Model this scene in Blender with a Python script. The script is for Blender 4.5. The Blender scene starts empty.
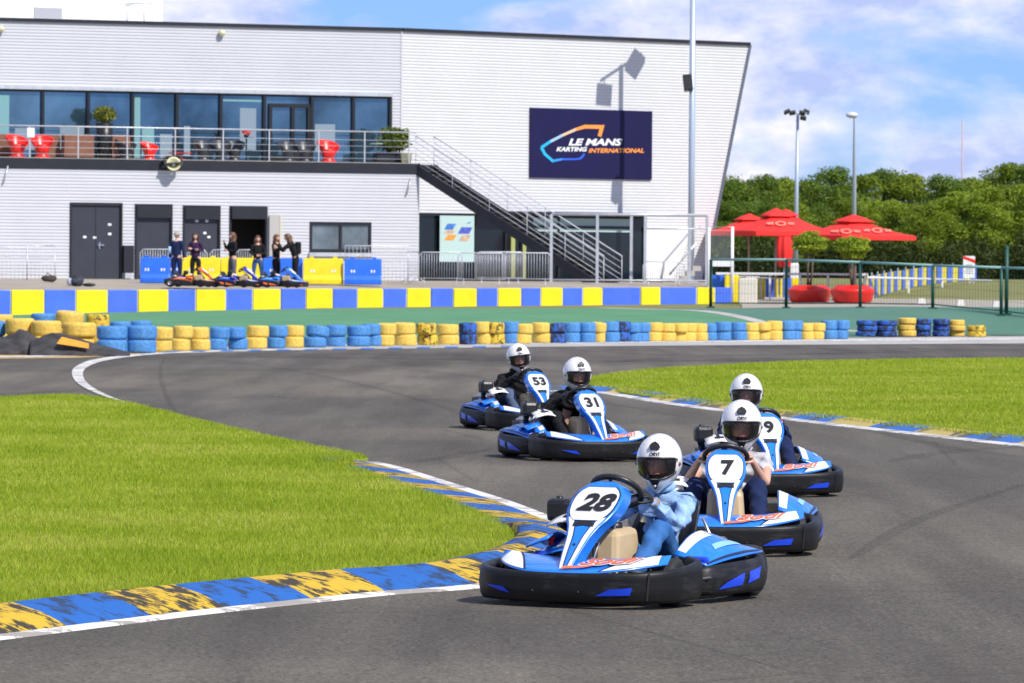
import bpy, bmesh, math, random
import numpy as np
from mathutils import Vector, Matrix
from math import sin, cos, pi, radians, sqrt, atan2
random.seed(7)
rng = np.random.default_rng(7)
C = bpy.context.scene.collection
scene = bpy.context.scene

# ------------------------------------------------------------------ camera
FPX = 4900.0; HCAM = 1.788
PITCH = math.atan(73.5/FPX); ROLL = 0.007
fw = Vector((0, cos(PITCH), -sin(PITCH)))
up0 = Vector((0, sin(PITCH), cos(PITCH))); rt0 = Vector((1, 0, 0))
rt = (rt0*cos(ROLL)+up0*sin(ROLL)); up = (up0*cos(ROLL)-rt0*sin(ROLL))
cam = bpy.data.cameras.new('camera'); camo = bpy.data.objects.new('camera', cam); C.objects.link(camo)
cam.sensor_width = 36.0; cam.lens = FPX/1024*36.0; cam.clip_start = 1.0; cam.clip_end = 6000
M = Matrix((rt, up, -fw)).transposed().to_4x4(); M.translation = Vector((0, 0, HCAM)); camo.matrix_world = M
cam.dof.use_dof = True; cam.dof.focus_distance = 28.5; cam.dof.aperture_fstop = 15.0
scene.camera = camo

# ------------------------------------------------------------------ sky and sun
SUN_AZ = radians(42)      # to the right of straight behind the camera
SUN_EL = radians(46)
sdir = Vector((sin(SUN_AZ)*cos(SUN_EL), -cos(SUN_AZ)*cos(SUN_EL), sin(SUN_EL)))
world = bpy.data.worlds.new('World'); scene.world = world; world.use_nodes = True
nt = world.node_tree; nt.nodes.clear()
def N(t, **k):
    n = nt.nodes.new(t)
    for a, b in k.items(): setattr(n, a, b)
    return n
out = N('ShaderNodeOutputWorld'); bg = N('ShaderNodeBackground'); bg.inputs[1].default_value = 0.10
sky = N('ShaderNodeTexSky', sky_type='NISHITA'); sky.sun_disc = False
sky.sun_elevation = SUN_EL; sky.sun_rotation = atan2(sdir.x, sdir.y)
sky.air_density = 0.75; sky.dust_density = 0.25; sky.ozone_density = 2.5
tc = N('ShaderNodeTexCoord')
mp = N('ShaderNodeMapping'); mp.inputs['Scale'].default_value = (10, 10, 21); mp.inputs['Location'].default_value = (1.9, 0.2, 0.35)
nz = N('ShaderNodeTexNoise'); nz.inputs['Scale'].default_value = 1.5; nz.inputs['Detail'].default_value = 9; nz.inputs['Roughness'].default_value = .5
nz.inputs['Distortion'].default_value = .25
cr = N('ShaderNodeValToRGB'); cr.color_ramp.elements[0].position = .45; cr.color_ramp.elements[1].position = .55
mp2 = N('ShaderNodeMapping'); mp2.inputs['Scale'].default_value = (30, 30, 62); mp2.inputs['Location'].default_value = (3.7, 1.2, 0.1)
nz2 = N('ShaderNodeTexNoise'); nz2.inputs['Scale'].default_value = 1.2; nz2.inputs['Detail'].default_value = 8; nz2.inputs['Roughness'].default_value = .6
cc = N('ShaderNodeValToRGB'); cc.color_ramp.elements[0].position = .40; cc.color_ramp.elements[1].position = .66
cc.color_ramp.elements[0].color = (4.6, 5.6, 9.0, 1); cc.color_ramp.elements[1].color = (9.6, 9.5, 10.2, 1)
mx = N('ShaderNodeMixRGB')
tint = N('ShaderNodeMixRGB', blend_type='MULTIPLY'); tint.inputs[0].default_value = 1; tint.inputs[2].default_value = (.58, .78, 1.30, 1)
L = nt.links.new
L(tc.outputs['Generated'], mp.inputs[0]); L(mp.outputs[0], nz.inputs['Vector']); L(nz.outputs['Fac'], cr.inputs[0])
L(tc.outputs['Generated'], mp2.inputs[0]); L(mp2.outputs[0], nz2.inputs['Vector']); L(nz2.outputs['Fac'], cc.inputs[0])
L(sky.outputs[0], tint.inputs[1]); L(tint.outputs[0], mx.inputs[1]); L(cc.outputs[0], mx.inputs[2]); L(cr.outputs[0], mx.inputs[0])
L(mx.outputs[0], bg.inputs[0]); L(bg.outputs[0], out.inputs[0])
sl = bpy.data.lights.new('sun', 'SUN'); sl.energy = 4.7; sl.angle = radians(.53); sl.color = (1, .95, .87)
slo = bpy.data.objects.new('sun', sl); C.objects.link(slo)
slo.rotation_euler = (-sdir).to_track_quat('-Z', 'Y').to_euler(); slo.location = (40, -40, 60)
scene.view_settings.view_transform = 'Standard'; scene.view_settings.look = 'None'
scene.view_settings.exposure = 0.12; scene.view_settings.gamma = 1
scene.cycles.max_bounces = 6; scene.cycles.transparent_max_bounces = 12

# ------------------------------------------------------------------ projection helpers (used only to measure the place)
def ray(px, py): return fw + rt*((px-512)/FPX) - up*((py-341.5)/FPX)
def P(px, py, Y):
    d = ray(px, py); t = Y/d.y; return Vector((d.x*t, Y, HCAM+d.z*t))
def G(px, py, z=0.0):
    d = ray(px, py); t = (z-HCAM)/d.z; return Vector((d.x*t, d.y*t, z))
def Fp(px, py, o, n):            # where the line of sight meets the plane through o with normal n
    d = ray(px, py); t = (o-Vector((0, 0, HCAM))).dot(n)/d.dot(n); return Vector((0, 0, HCAM))+d*t

# ------------------------------------------------------------------ materials
MATS = {}
def mat(name, col, rough=.6, metal=0., spec=.5, noise=0., nscale=5., bump=0., bscale=20., coat=0., trans=0., alpha=1., emit=0., col2=None, stretch=None):
    if name in MATS: return MATS[name]
    m = bpy.data.materials.new(name); m.use_nodes = True; t = m.node_tree; b = t.nodes['Principled BSDF']
    b.inputs['Base Color'].default_value = (*col, 1); b.inputs['Roughness'].default_value = rough
    b.inputs['Metallic'].default_value = metal; b.inputs['Specular IOR Level'].default_value = spec
    b.inputs['Coat Weight'].default_value = coat; b.inputs['Alpha'].default_value = alpha
    tcn = t.nodes.new('ShaderNodeTexCoord'); src = tcn.outputs['Object']
    if stretch:
        mpn = t.nodes.new('ShaderNodeMapping'); mpn.inputs['Scale'].default_value = stretch
        t.links.new(src, mpn.inputs[0]); src = mpn.outputs[0]
    if noise > 0 or col2:
        n = t.nodes.new('ShaderNodeTexNoise'); n.inputs['Scale'].default_value = nscale; n.inputs['Detail'].default_value = 7
        n.inputs['Roughness'].default_value = .62
        t.links.new(src, n.inputs['Vector'])
        r = t.nodes.new('ShaderNodeValToRGB'); r.color_ramp.elements[0].position = .33; r.color_ramp.elements[1].position = .67
        c2 = col2 if col2 else tuple(min(1, c*(1+noise)) for c in col)
        c1 = col if col2 else tuple(c*(1-noise) for c in col)
        r.color_ramp.elements[0].color = (*c1, 1); r.color_ramp.elements[1].color = (*c2, 1)
        t.links.new(n.outputs['Fac'], r.inputs[0]); t.links.new(r.outputs[0], b.inputs['Base Color'])
    if bump > 0:
        n = t.nodes.new('ShaderNodeTexNoise'); n.inputs['Scale'].default_value = bscale; n.inputs['Detail'].default_value = 5
        t.links.new(src, n.inputs['Vector'])
        bp = t.nodes.new('ShaderNodeBump'); bp.inputs['Strength'].default_value = bump; bp.inputs['Distance'].default_value = .02
        t.links.new(n.outputs['Fac'], bp.inputs['Height']); t.links.new(bp.outputs[0], b.inputs['Normal'])
    MATS[name] = m; return m

def mat_worn(name, col, dirt, amount, scale=3., stretch=(1, 1, 1), rough=.75):
    """paint rubbed through to a darker layer in patches and streaks"""
    if name in MATS: return MATS[name]
    m = bpy.data.materials.new(name); m.use_nodes = True; t = m.node_tree; b = t.nodes['Principled BSDF']
    b.inputs['Roughness'].default_value = rough; b.inputs['Specular IOR Level'].default_value = .3
    tcn = t.nodes.new('ShaderNodeTexCoord'); mpn = t.nodes.new('ShaderNodeMapping'); mpn.inputs['Scale'].default_value = stretch
    n = t.nodes.new('ShaderNodeTexNoise'); n.inputs['Scale'].default_value = scale; n.inputs['Detail'].default_value = 12; n.inputs['Roughness'].default_value = .72
    n3 = t.nodes.new('ShaderNodeTexNoise'); n3.inputs['Scale'].default_value = scale*.35; n3.inputs['Detail'].default_value = 3
    ad = t.nodes.new('ShaderNodeMath'); ad.operation = 'ADD'
    t.links.new(tcn.outputs['Object'], mpn.inputs[0]); t.links.new(mpn.outputs[0], n.inputs['Vector']); t.links.new(tcn.outputs['Object'], n3.inputs['Vector'])
    t.links.new(n.outputs['Fac'], ad.inputs[0]); t.links.new(n3.outputs['Fac'], ad.inputs[1])
    r = t.nodes.new('ShaderNodeValToRGB'); c0 = 1.0+(.5-amount)*.42
    r.color_ramp.elements[0].position = 0; r.color_ramp.elements[1].position = 1
    mr = t.nodes.new('ShaderNodeMapRange'); mr.inputs['From Min'].default_value = c0-.035; mr.inputs['From Max'].default_value = c0+.035
    t.links.new(ad.outputs[0], mr.inputs['Value'])
    r.color_ramp.elements[0].color = (*col, 1); r.color_ramp.elements[1].color = (*dirt, 1)
    t.links.new(mr.outputs[0], r.inputs[0]); t.links.new(r.outputs[0], b.inputs['Base Color'])
    MATS[name] = m; return m

def mat_asphalt(name, c1, c2, grain=.5):
    m = bpy.data.materials.new(name); m.use_nodes = True; t = m.node_tree; b = t.nodes['Principled BSDF']
    b.inputs['Roughness'].default_value = .88; b.inputs['Specular IOR Level'].default_value = .2
    tcn = t.nodes.new('ShaderNodeTexCoord')
    def noise(sc, det, rgh=.6, st=None):
        n = t.nodes.new('ShaderNodeTexNoise'); n.inputs['Scale'].default_value = sc; n.inputs['Detail'].default_value = det; n.inputs['Roughness'].default_value = rgh
        s = tcn.outputs['Object']
        if st:
            mpn = t.nodes.new('ShaderNodeMapping'); mpn.inputs['Scale'].default_value = st; t.links.new(s, mpn.inputs[0]); s = mpn.outputs[0]
        t.links.new(s, n.inputs['Vector']); return n.outputs['Fac']
    a = noise(.25, 6, .6, (1.2, .35, 1)); g = noise(34, 5, .85); sp = noise(9, 6, .75, (1, .5, 1))
    def ramp(s, p0, p1, k0, k1):
        r = t.nodes.new('ShaderNodeValToRGB'); r.color_ramp.elements[0].position = p0; r.color_ramp.elements[1].position = p1
        r.color_ramp.elements[0].color = (*k0, 1); r.color_ramp.elements[1].color = (*k1, 1); t.links.new(s, r.inputs[0]); return r.outputs[0]
    base = ramp(a, .36, .66, c1, c2)
    def mul(x, y, f=1):
        mm = t.nodes.new('ShaderNodeMixRGB'); mm.blend_type = 'MULTIPLY'; mm.inputs[0].default_value = f
        t.links.new(x, mm.inputs[1]); t.links.new(y, mm.inputs[2]); return mm.outputs[0]
    x = mul(base, ramp(g, .36, .64, (1-grain,)*3, (1+grain,)*3))
    x = mul(x, ramp(sp, .3, .7, (.8,)*3, (1.2,)*3))
    # rubber laid down in long soft streaks
    st = noise(.9, 5, .55, (1.6, .10, 1)); x = mul(x, ramp(st, .40, .60, (.80, .79, .80), (1.06, 1.06, 1.04)))
    # fine cracks and seams
    vo = t.nodes.new('ShaderNodeTexVoronoi'); vo.feature = 'DISTANCE_TO_EDGE'; vo.inputs['Scale'].default_value = .42
    dn = t.nodes.new('ShaderNodeTexNoise'); dn.inputs['Scale'].default_value = 1.6; dn.inputs['Detail'].default_value = 6
    ad = t.nodes.new('ShaderNodeMixRGB'); ad.inputs[0].default_value = .45; t.links.new(tcn.outputs['Object'], ad.inputs[1]); t.links.new(dn.outputs['Color'], ad.inputs[2]); t.links.new(ad.outputs[0], vo.inputs['Vector'])
    x = mul(x, ramp(vo.outputs['Distance'], .0, .006, (.76,)*3, (1,)*3))
    pt_ = noise(.09, 3, .4); x = mul(x, ramp(pt_, .47, .53, (.88, .88, .89), (1.08, 1.07, 1.04)))
    t.links.new(x, b.inputs['Base Color'])
    bp = t.nodes.new('ShaderNodeBump'); bp.inputs['Strength'].default_value = .5; bp.inputs['Distance'].default_value = .006
    t.links.new(g, bp.inputs['Height']); t.links.new(bp.outputs[0], b.inputs['Normal'])
    MATS[name] = m; return m

# ------------------------------------------------------------------ mesh helpers
class MB:
    def __init__(s): s.v = []; s.f = []; s.m = []; s.s = []
    def add(s, vs, fs, mi=0, sm=False):
        o = len(s.v); s.v += [tuple(v) for v in vs]
        for f in fs: s.f.append([o+i for i in f]); s.m.append(mi); s.s.append(sm)
        return s
    def box(s, c, d, mi=0, R=None):
        vs = [Vector((x*d[0]/2, y*d[1]/2, z*d[2]/2)) for x in (-1, 1) for y in (-1, 1) for z in (-1, 1)]
        if R is not None: vs = [R @ v for v in vs]
        c = Vector(c); return s.add([v+c for v in vs], [(0, 1, 3, 2), (4, 6, 7, 5), (0, 4, 5, 1), (2, 3, 7, 6), (0, 2, 6, 4), (1, 5, 7, 3)], mi)
    def hexa(s, b, t, mi=0):     # bottom quad, top quad
        return s.add(list(b)+list(t), [(3, 2, 1, 0), (4, 5, 6, 7), (0, 1, 5, 4), (1, 2, 6, 5), (2, 3, 7, 6), (3, 0, 4, 7)], mi)
    def tube(s, pts, r, n=8, mi=0, closed=False, cap=True):
        pts = [Vector(p) for p in pts]; k = len(pts); rr = r if isinstance(r, (list, tuple)) else [r]*k
        rings = []; ref = None
        for i, p in enumerate(pts):
            if closed: d = pts[(i+1) % k]-pts[i-1]
            else: d = pts[min(i+1, k-1)]-pts[max(i-1, 0)]
            d.normalize()
            if ref is None: ref = Vector((0, 0, 1)) if abs(d.z) < .9 else Vector((1, 0, 0))
            u = d.cross(ref)
            if u.length < 1e-5: ref = Vector((0, 1, 0)); u = d.cross(ref)
            u.normalize(); w = u.cross(d).normalized(); ref = w
            rings.append([p+(u*cos(2*pi*j/n)+w*sin(2*pi*j/n))*rr[i] for j in range(n)])
        vs = [v for r_ in rings for v in r_]; fs = []
        for i in range(k if closed else k-1):
            a = i*n; b = ((i+1) % k)*n
            for j in range(n): fs.append((a+j, a+(j+1) % n, b+(j+1) % n, b+j))
        s.add(vs, fs, mi, True)
        if cap and not closed:
            s.add(rings[0], [tuple(range(n))[::-1]], mi); s.add(rings[-1], [tuple(range(n))], mi)
        return s
    def lathe(s, prof, c=(0, 0, 0), ax='z', n=20, mi=0, sm=True, arc=1.0):
        vs = []; k = len(prof); c = Vector(c)
        for j in range(n):
            a = 2*pi*arc*j/n
            for r, h in prof:
                x, y = r*cos(a), r*sin(a)
                v = (x, y, h) if ax == 'z' else ((h, x, y) if ax == 'x' else (x, h, y))
                vs.append(Vector(v)+c)
        fs = []
        for j in range(n):
            jn = (j+1) % n
            for i in range(k-1):
                fs.append((j*k+i, jn*k+i, jn*k+i+1, j*k+i+1))
        return s.add(vs, fs, mi, sm)
    def prism(s, poly, d, mi=0):  # 3D polygon extruded by vector d
        poly = [Vector(p) for p in poly]; n = len(poly); d = Vector(d)
        s.add(poly+[p+d for p in poly], [tuple(range(n))[::-1], tuple(range(n, 2*n))]+[(i, (i+1) % n, n+(i+1) % n, n+i) for i in range(n)], mi)
        return s
    def grid(s, fn, nu, nv, mi=0, sm=True, mf=None):
        vs = [fn(i/nu, j/nv) for i in range(nu+1) for j in range(nv+1)]
        o = len(s.v); s.v += [tuple(v) for v in vs]
        for i in range(nu):
            for j in range(nv):
                a = o+i*(nv+1)+j
                s.f.append([a, a+nv+1, a+nv+2, a+1]); s.m.append(mf((i+.5)/nu, (j+.5)/nv) if mf else mi); s.s.append(sm)
        return s
    def sphere(s, c, r, nu=16, nv=10, mi=0, warp=None):
        c = Vector(c); r = r if isinstance(r, (tuple, list)) else (r, r, r)
        def fn(a, b):
            th = 2*pi*a; ph = pi*(b-.5); v = Vector((cos(ph)*cos(th)*r[0], cos(ph)*sin(th)*r[1], sin(ph)*r[2]))
            if warp: v = warp(v)
            return v+c
        return s.grid(fn, nu, nv, mi)
    def merge(s, o, T=None, mi=0):
        vs = [Vector(v) for v in o.v]
        if T is not None: vs = [T @ v for v in vs]
        off = len(s.v); s.v += [tuple(v) for v in vs]
        for f, m_, sm in zip(o.f, o.m, o.s): s.f.append([off+i for i in f]); s.m.append(m_+mi); s.s.append(sm)
        return s
    def shift(s, d): s.v = [(v[0]+d[0], v[1]+d[1], v[2]+d[2]) for v in s.v]; return s

def obj(name, mb, mats, parent=None, bevel=0, solid=0, recalc=True, world=False, label=None, loc=None, subsurf=0):
    if world and parent is not None: mb.shift(-parent.location)
    if loc is not None: mb.shift(-Vector(loc))
    me = bpy.data.meshes.new(name); me.from_pydata(mb.v, [], mb.f)
    mats = mats if isinstance(mats, (list, tuple)) else [mats]
    for m_ in mats: me.materials.append(m_)
    me.polygons.foreach_set('material_index', mb.m); me.polygons.foreach_set('use_smooth', mb.s)
    if recalc:
        bm = bmesh.new(); bm.from_mesh(me); bmesh.ops.remove_doubles(bm, verts=bm.verts, dist=1e-5)
        bmesh.ops.recalc_face_normals(bm, faces=bm.faces); bm.to_mesh(me); bm.free()
    me.update()
    o = bpy.data.objects.new(name, me); C.objects.link(o)
    if parent is not None: o.parent = parent
    if loc is not None: o.location = loc
    if solid: md = o.modifiers.new('solid', 'SOLIDIFY'); md.thickness = solid; md.offset = 0
    if bevel:
        md = o.modifiers.new('bevel', 'BEVEL'); md.width = bevel; md.segments = 2; md.limit_method = 'ANGLE'; md.angle_limit = radians(40)
    if subsurf: md = o.modifiers.new('sub', 'SUBSURF'); md.levels = subsurf; md.render_levels = subsurf
    if label: o['label'] = label
    return o
def thing(name, label, cat, loc=(0, 0, 0), rz=0, group=None):
    o = bpy.data.objects.new(name, None); C.objects.link(o); o.location = loc; o.rotation_euler = (0, 0, rz)
    o['label'] = label; o['category'] = cat
    if group: o['group'] = group
    return o
def tag(o, label, cat, group=None):
    o['label'] = label; o['category'] = cat
    if group: o['group'] = group
    return o
def struct(name, mb, mats, kind='structure', **k):
    o = obj(name, mb, mats, **k); o['kind'] = kind; return o
def children_of(o): return [c for c in bpy.data.objects if c.parent == o]
def dup(root, loc=None, rz=None, label=None, scale=None, group=None):
    def cp(o, par):
        c = o.copy(); C.objects.link(c); c.parent = par
        for ch in kids.get(o.name, []): cp(ch, c)
        return c
    kids = {}
    for o in bpy.data.objects:
        if o.parent: kids.setdefault(o.parent.name, []).append(o)
    r = cp(root, None)
    if loc is not None: r.location = loc
    if rz is not None: r.rotation_euler = (0, 0, rz)
    if scale is not None: r.scale = scale if isinstance(scale, tuple) else (scale,)*3
    if label: r['label'] = label
    if group: r['group'] = group
    return r

_tcache = {}
def text2d(s, size=1., bold=.0, shear=0., align='CENTER', sub=False):
    """flat lettering as (verts, faces) in x/y"""
    key = (s, size, bold, shear, align, sub)
    if key in _tcache: return _tcache[key]
    cu = bpy.data.curves.new('t', 'FONT'); cu.body = s; cu.size = size; cu.offset = bold; cu.shear = shear
    cu.align_x = align; cu.align_y = 'CENTER'; cu.fill_mode = 'FRONT'; cu.resolution_u = 4
    o = bpy.data.objects.new('t', cu); C.objects.link(o)
    dg = bpy.context.evaluated_depsgraph_get(); me = bpy.data.meshes.new_from_object(o.evaluated_get(dg))
    if sub:
        bm = bmesh.new(); bm.from_mesh(me); bmesh.ops.triangulate(bm, faces=bm.faces)
        for _ in range(2): bmesh.ops.subdivide_edges(bm, edges=[e for e in bm.edges if e.calc_length() > .12*size], cuts=1); bmesh.ops.triangulate(bm, faces=bm.faces)
        bm.to_mesh(me); bm.free()
    r = ([tuple(v.co) for v in me.vertices], [tuple(p.vertices) for p in me.polygons])
    bpy.data.objects.remove(o); bpy.data.curves.remove(cu); bpy.data.meshes.remove(me)
    _tcache[key] = r; return r

def sm(t): t = max(0, min(1, t)); return t*t*(3-2*t)
def spline(pts, n=8, closed=False):
    pts = [Vector(p) for p in pts]; k = len(pts); o = []
    for i in range(k if closed else k-1):
        p0 = pts[(i-1) % k] if closed or i > 0 else pts[0]; p1 = pts[i]; p2 = pts[(i+1) % k]; p3 = pts[(i+2) % k] if closed or i+2 < k else pts[-1]
        for j in range(n):
            t = j/n
            o.append(.5*((2*p1)+(-p0+p2)*t+(2*p0-5*p1+4*p2-p3)*t*t+(-p0+3*p1-3*p2+p3)*t*t*t))
    if not closed: o.append(pts[-1])
    return o

# ------------------------------------------------------------------ shared materials
white = mat('white_paint', (.78, .79, .80), .4)
black = mat('black_plastic', (.012, .012, .013), .38, bump=.15, bscale=30, noise=.4, nscale=14)
dark = mat('dark_grey_metal', (.03, .032, .036), .5)
galv = mat('galvanised_steel', (.55, .57, .60), .45, metal=.5, noise=.12, nscale=4)
steel = mat('bright_steel', (.7, .7, .7), .25, metal=1)
red = mat('red_plastic', (.75, .02, .015), .35)
redc = mat('red_canvas', (.80, .025, .02), .8, noise=.08, nscale=3)
yel = mat('yellow_plastic', (.80, .62, .01), .45, noise=.1, nscale=3)
blu = mat('blue_plastic', (.02, .14, .70), .4, noise=.12, nscale=3)
concrete = mat('pale_concrete', (.42, .40, .37), .85, noise=.15, nscale=1.2, bump=.3, bscale=6)
# ------------------------------------------------------------------ ground
def zr(X): return float(np.interp(X, [-30, -15.6, -10.7, -5.8, 7.4, 11], [.1, .22, .37, .48, .62, .70]))
def Yf(X): return max(112., min(137., 118.+1.4*X))
def zg(X, Y):
    y0 = Yf(X)
    if Y < y0: return 0.
    if Y < 143: return zr(X)*sm((Y-y0)/(143-y0))
    return zr(X)+(1.32-zr(X))*sm((Y-143)/130)
asph = mat_asphalt('warm_grey_asphalt', (.100, .090, .073), (.152, .137, .112), .7)
asph2 = mat_asphalt('dark_asphalt', (.090, .080, .069), (.130, .116, .100), .4)
mb = MB()
Xs = [-3000, -400, -120, -60]+[-40+1*i for i in range(81)]+[60, 120, 400, 3000]
Ys = [-60, 0, 40, 80, 108]+[110+i for i in range(38)]+[150+10*i for i in range(16)]+[400, 800, 2000, 5000]
mb.grid(lambda a, b: (Xs[round(a*(len(Xs)-1))], Ys[round(b*(len(Ys)-1))], zg(Xs[round(a*(len(Xs)-1))], Ys[round(b*(len(Ys)-1))])-.035), len(Xs)-1, len(Ys)-1)
field = mat('dry_field_grass', (.14, .15, .03), .9, col2=(.21, .20, .055), nscale=.15, bump=.4, bscale=2)
struct('ground', mb, field, recalc=False)

# the racing surface, one asphalt sheet reaching past the tyre wall
mb = MB(); mb.grid(lambda a, b: (-45+90*a, -12+(Yf(-45+90*a)+12.4)*b, 0), 180, 20)
struct('race_track', mb, asph, recalc=False)

def rows_patch(name, rows, m, dz, sub=6, draped=True, kind='structure'):
    """a sheet given by rows (Y, Xleft, Xright), lying dz above the terrain"""
    R = []
    for (a, b) in zip(rows[:-1], rows[1:]):
        for k in range(sub): t = k/sub; R.append(tuple(a[i]*(1-t)+b[i]*t for i in range(3)))
    R.append(rows[-1])
    mb = MB(); nx = 16; n = len(R)-1
    def fn(a, b):
        r = R[round(b*n)]; X = r[1]+(r[2]-r[1])*a; return (X, r[0], (zg(X, r[0]) if draped else 0)+dz)
    mb.grid(fn, nx, n); return struct(name, mb, m, kind=kind, recalc=False)
def X_at(px, Y, z=0.): return P(px, 290, Y).x
# green painted run-off between the tyre wall and the coloured wall, darker green beyond the concrete strip on the right
greenA = mat('green_painted_tarmac', (.065, .21, .095), .8, col2=(.09, .26, .12), nscale=.6, bump=.2, bscale=8)
greenB = mat('teal_painted_tarmac', (.055, .155, .105), .8, col2=(.08, .19, .13), nscale=.5, bump=.2, bscale=8)
def Xl(Y): return X_at(846-245*(Y-127)/23., Y)
def runoff(name, o0, o1, ytop, m, dz, n=120):
    mb = MB()
    def fn(a, b):
        o = o0+(o1-o0)*a; y0 = Yf(Xl(128)+o)+.3
        for _ in range(6): y0 = Yf(Xl(y0)+o)+.3
        Y = y0+(ytop-y0)*b; X = Xl(Y)+o; return (X, Y, zg(X, Y)+dz)
    mb.grid(fn, n, 16); return struct(name, mb, m, recalc=False)
runoff('green_run_off', -50, -.02, 150.8, greenA, .004)
runoff('concrete_strip', 0, .5, 150.8, concrete, .008, 2)
runoff('teal_apron', .5, 44, 148, greenB, .004)
rows_patch('gravel_path', [(148.2, X_at(742, 148), 60), (152, X_at(742, 152), 60), (175, X_at(742, 175), X_at(850, 175))], mat('pale_gravel', (.34, .31, .25), .9, noise=.15, nscale=3), .003)
rows_patch('yellow_edge_line', [(134, X_at(745, 134), X_at(1060, 134)), (134.7, X_at(745, 134.7), X_at(1060, 134.7))], mat('faded_line', (.30, .36, .28), .8), .009)
# grey pavement in front of the coloured wall's foot, hidden kerb
def flat(name, pxs, m, z, kind='structure'):
    mb = MB(); pts = [G(x, y, 0) for x, y in pxs]; mb.add([(p.x, p.y, z) for p in pts], [tuple(range(len(pts)))]); return struct(name, mb, m, kind=kind, recalc=False)
line = mat_worn('white_line_paint', (.66, .65, .62), (.30, .28, .25), .40, 6)


def line_patch(name, left, right, m, z):
    mb = MB(); n = len(left)
    a = [G(*p) for p in left]; b = [G(*p) for p in right]
    vs = [(p.x, p.y, z) for p in a]+[(p.x, p.y, z) for p in b]
    mb.add(vs, [(i, i+1, n+i+1, n+i) for i in range(n-1)]); return struct(name, mb, m, recalc=False)
def sp2(pts, n=8): return [(p.x, p.y) for p in spline([(x, y, 0) for x, y in pts], n)]
# the white line that sweeps round on the left, and the pair along the tyre wall
line_patch('white_edge_line', sp2([(124, 403.5), (99, 395), (79, 385), (72, 375), (76, 367), (96, 359.5), (140, 354.5), (200, 351.5), (330, 348.3)]),
           sp2([(131, 404.5), (108, 396), (90, 386), (83, 376), (87, 368), (106, 361), (145, 355.8), (200, 352.6), (330, 349.3)]), line, .012)
line_patch('white_wall_line', sp2([(-120, 359), (80, 355), (160, 351), (330, 346.2), (600, 342.2), (860, 339.5), (1160, 337)]),
           sp2([(-120, 360.3), (80, 356.3), (160, 352), (330, 347.4), (600, 343.6), (860, 341.3), (1160, 339)]), line, .012)
paleconc = mat('worn_pale_kerb', (.40, .39, .36), .85, noise=.2, nscale=.8)
line_patch('kerb_strip', sp2([(160, 349), (330, 344.3), (600, 340.3), (860, 337.9), (1160, 335)]),
           sp2([(160, 354), (330, 350), (600, 346.5), (860, 344.7), (1160, 343)]), paleconc, .008)
bluew = mat_worn('worn_blue_paint', (.018, .115, .40), (.025, .05, .11), .34, 22, (.45, 1.7, 1))
yelw = mat_worn('worn_yellow_paint', (.56, .37, .03), (.05, .042, .03), .46, 22, (.4, 1.7, 1))
blueh = mat_worn('lighter_blue_paint', (.03, .17, .52), (.10, .14, .22), .25, 9)
mb = MB()
for i in range(13):
    x0 = 165+i*28; 
    a, b = G(x0, 352.2-(x0-165)*.0165), G(x0+13, 352.1-(x0-165)*.0165)
    mb.box(((a.x+b.x)/2, a.y, .009), (b.x-a.x, 1.6, .008), 0)
struct('faded_blue_marks', mb, blueh)
flat('ochre_run_off', [(-200, 354), (60, 353), (185, 350.0), (150, 354), (78, 358), (-200, 361)], mat('ochre_dust', (.50, .33, .13), .9, noise=.2, nscale=2), .006)
line_patch('far_tarmac', [(100, 356), (200, 352.6), (330, 350.3), (600, 346.8), (860, 345), (1160, 343.3)], [(100, 358), (200, 357), (330, 358), (600, 362), (860, 359), (1160, 358)], asph2, .004)
# dark tyre marks
rub = mat('tyre_rubber_mark', (.07, .066, .062), .8, noise=.3, nscale=3)
def mark(pts, w, z=.006):
    pts = sp2(pts); L_ = []; R_ = []
    g = [G(*p) for p in pts]; mb = MB(); n = len(g)
    for i, p in enumerate(g):
        d = (g[min(i+1, n-1)]-g[max(i-1, 0)]).normalized(); q = Vector((-d.y, d.x, 0))
        ww = w*sin(pi*(i+.5)/n)**.6
        L_.append((p+q*ww/2).to_tuple()); R_.append((p-q*ww/2).to_tuple())
    mb.add([(x, y, z) for x, y, _ in L_]+[(x, y, z) for x, y, _ in R_], [(i, i+1, n+i+1, n+i) for i in range(n-1)])
    return mb
mm = mat('skid_mark', (.03, .028, .027), .8, alpha=.13, noise=.4, nscale=2)
mb = MB()
for pts, w in [([(70, 391), (20, 394), (-50, 395)], .7), ([(166, 356), (160, 372), (168, 400), (185, 425)], .08), ([(235, 398), (265, 396), (300, 400)], .22),
               ([(420, 462), (450, 457), (490, 449)], .22), ([(890, 462), (950, 452), (1040, 446)], .3), ([(850, 560), (920, 520), (1040, 480)], .13),
               ([(190, 357), (300, 372), (420, 400), (520, 436)], .16), ([(330, 362), (480, 378), (590, 400), (700, 420)], .16), ([(400, 360), (560, 372), (760, 400)], .2), ([(865, 430), (960, 449), (1060, 462)], .25),
               ([(560, 350), (700, 356), (900, 352), (1060, 349)], .5), ([(600, 363), (750, 355), (1050, 351)], .5)]:
    mb.merge(mark(pts, w))
struct('skid_marks', mb, mm, kind='structure', recalc=False)

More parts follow.
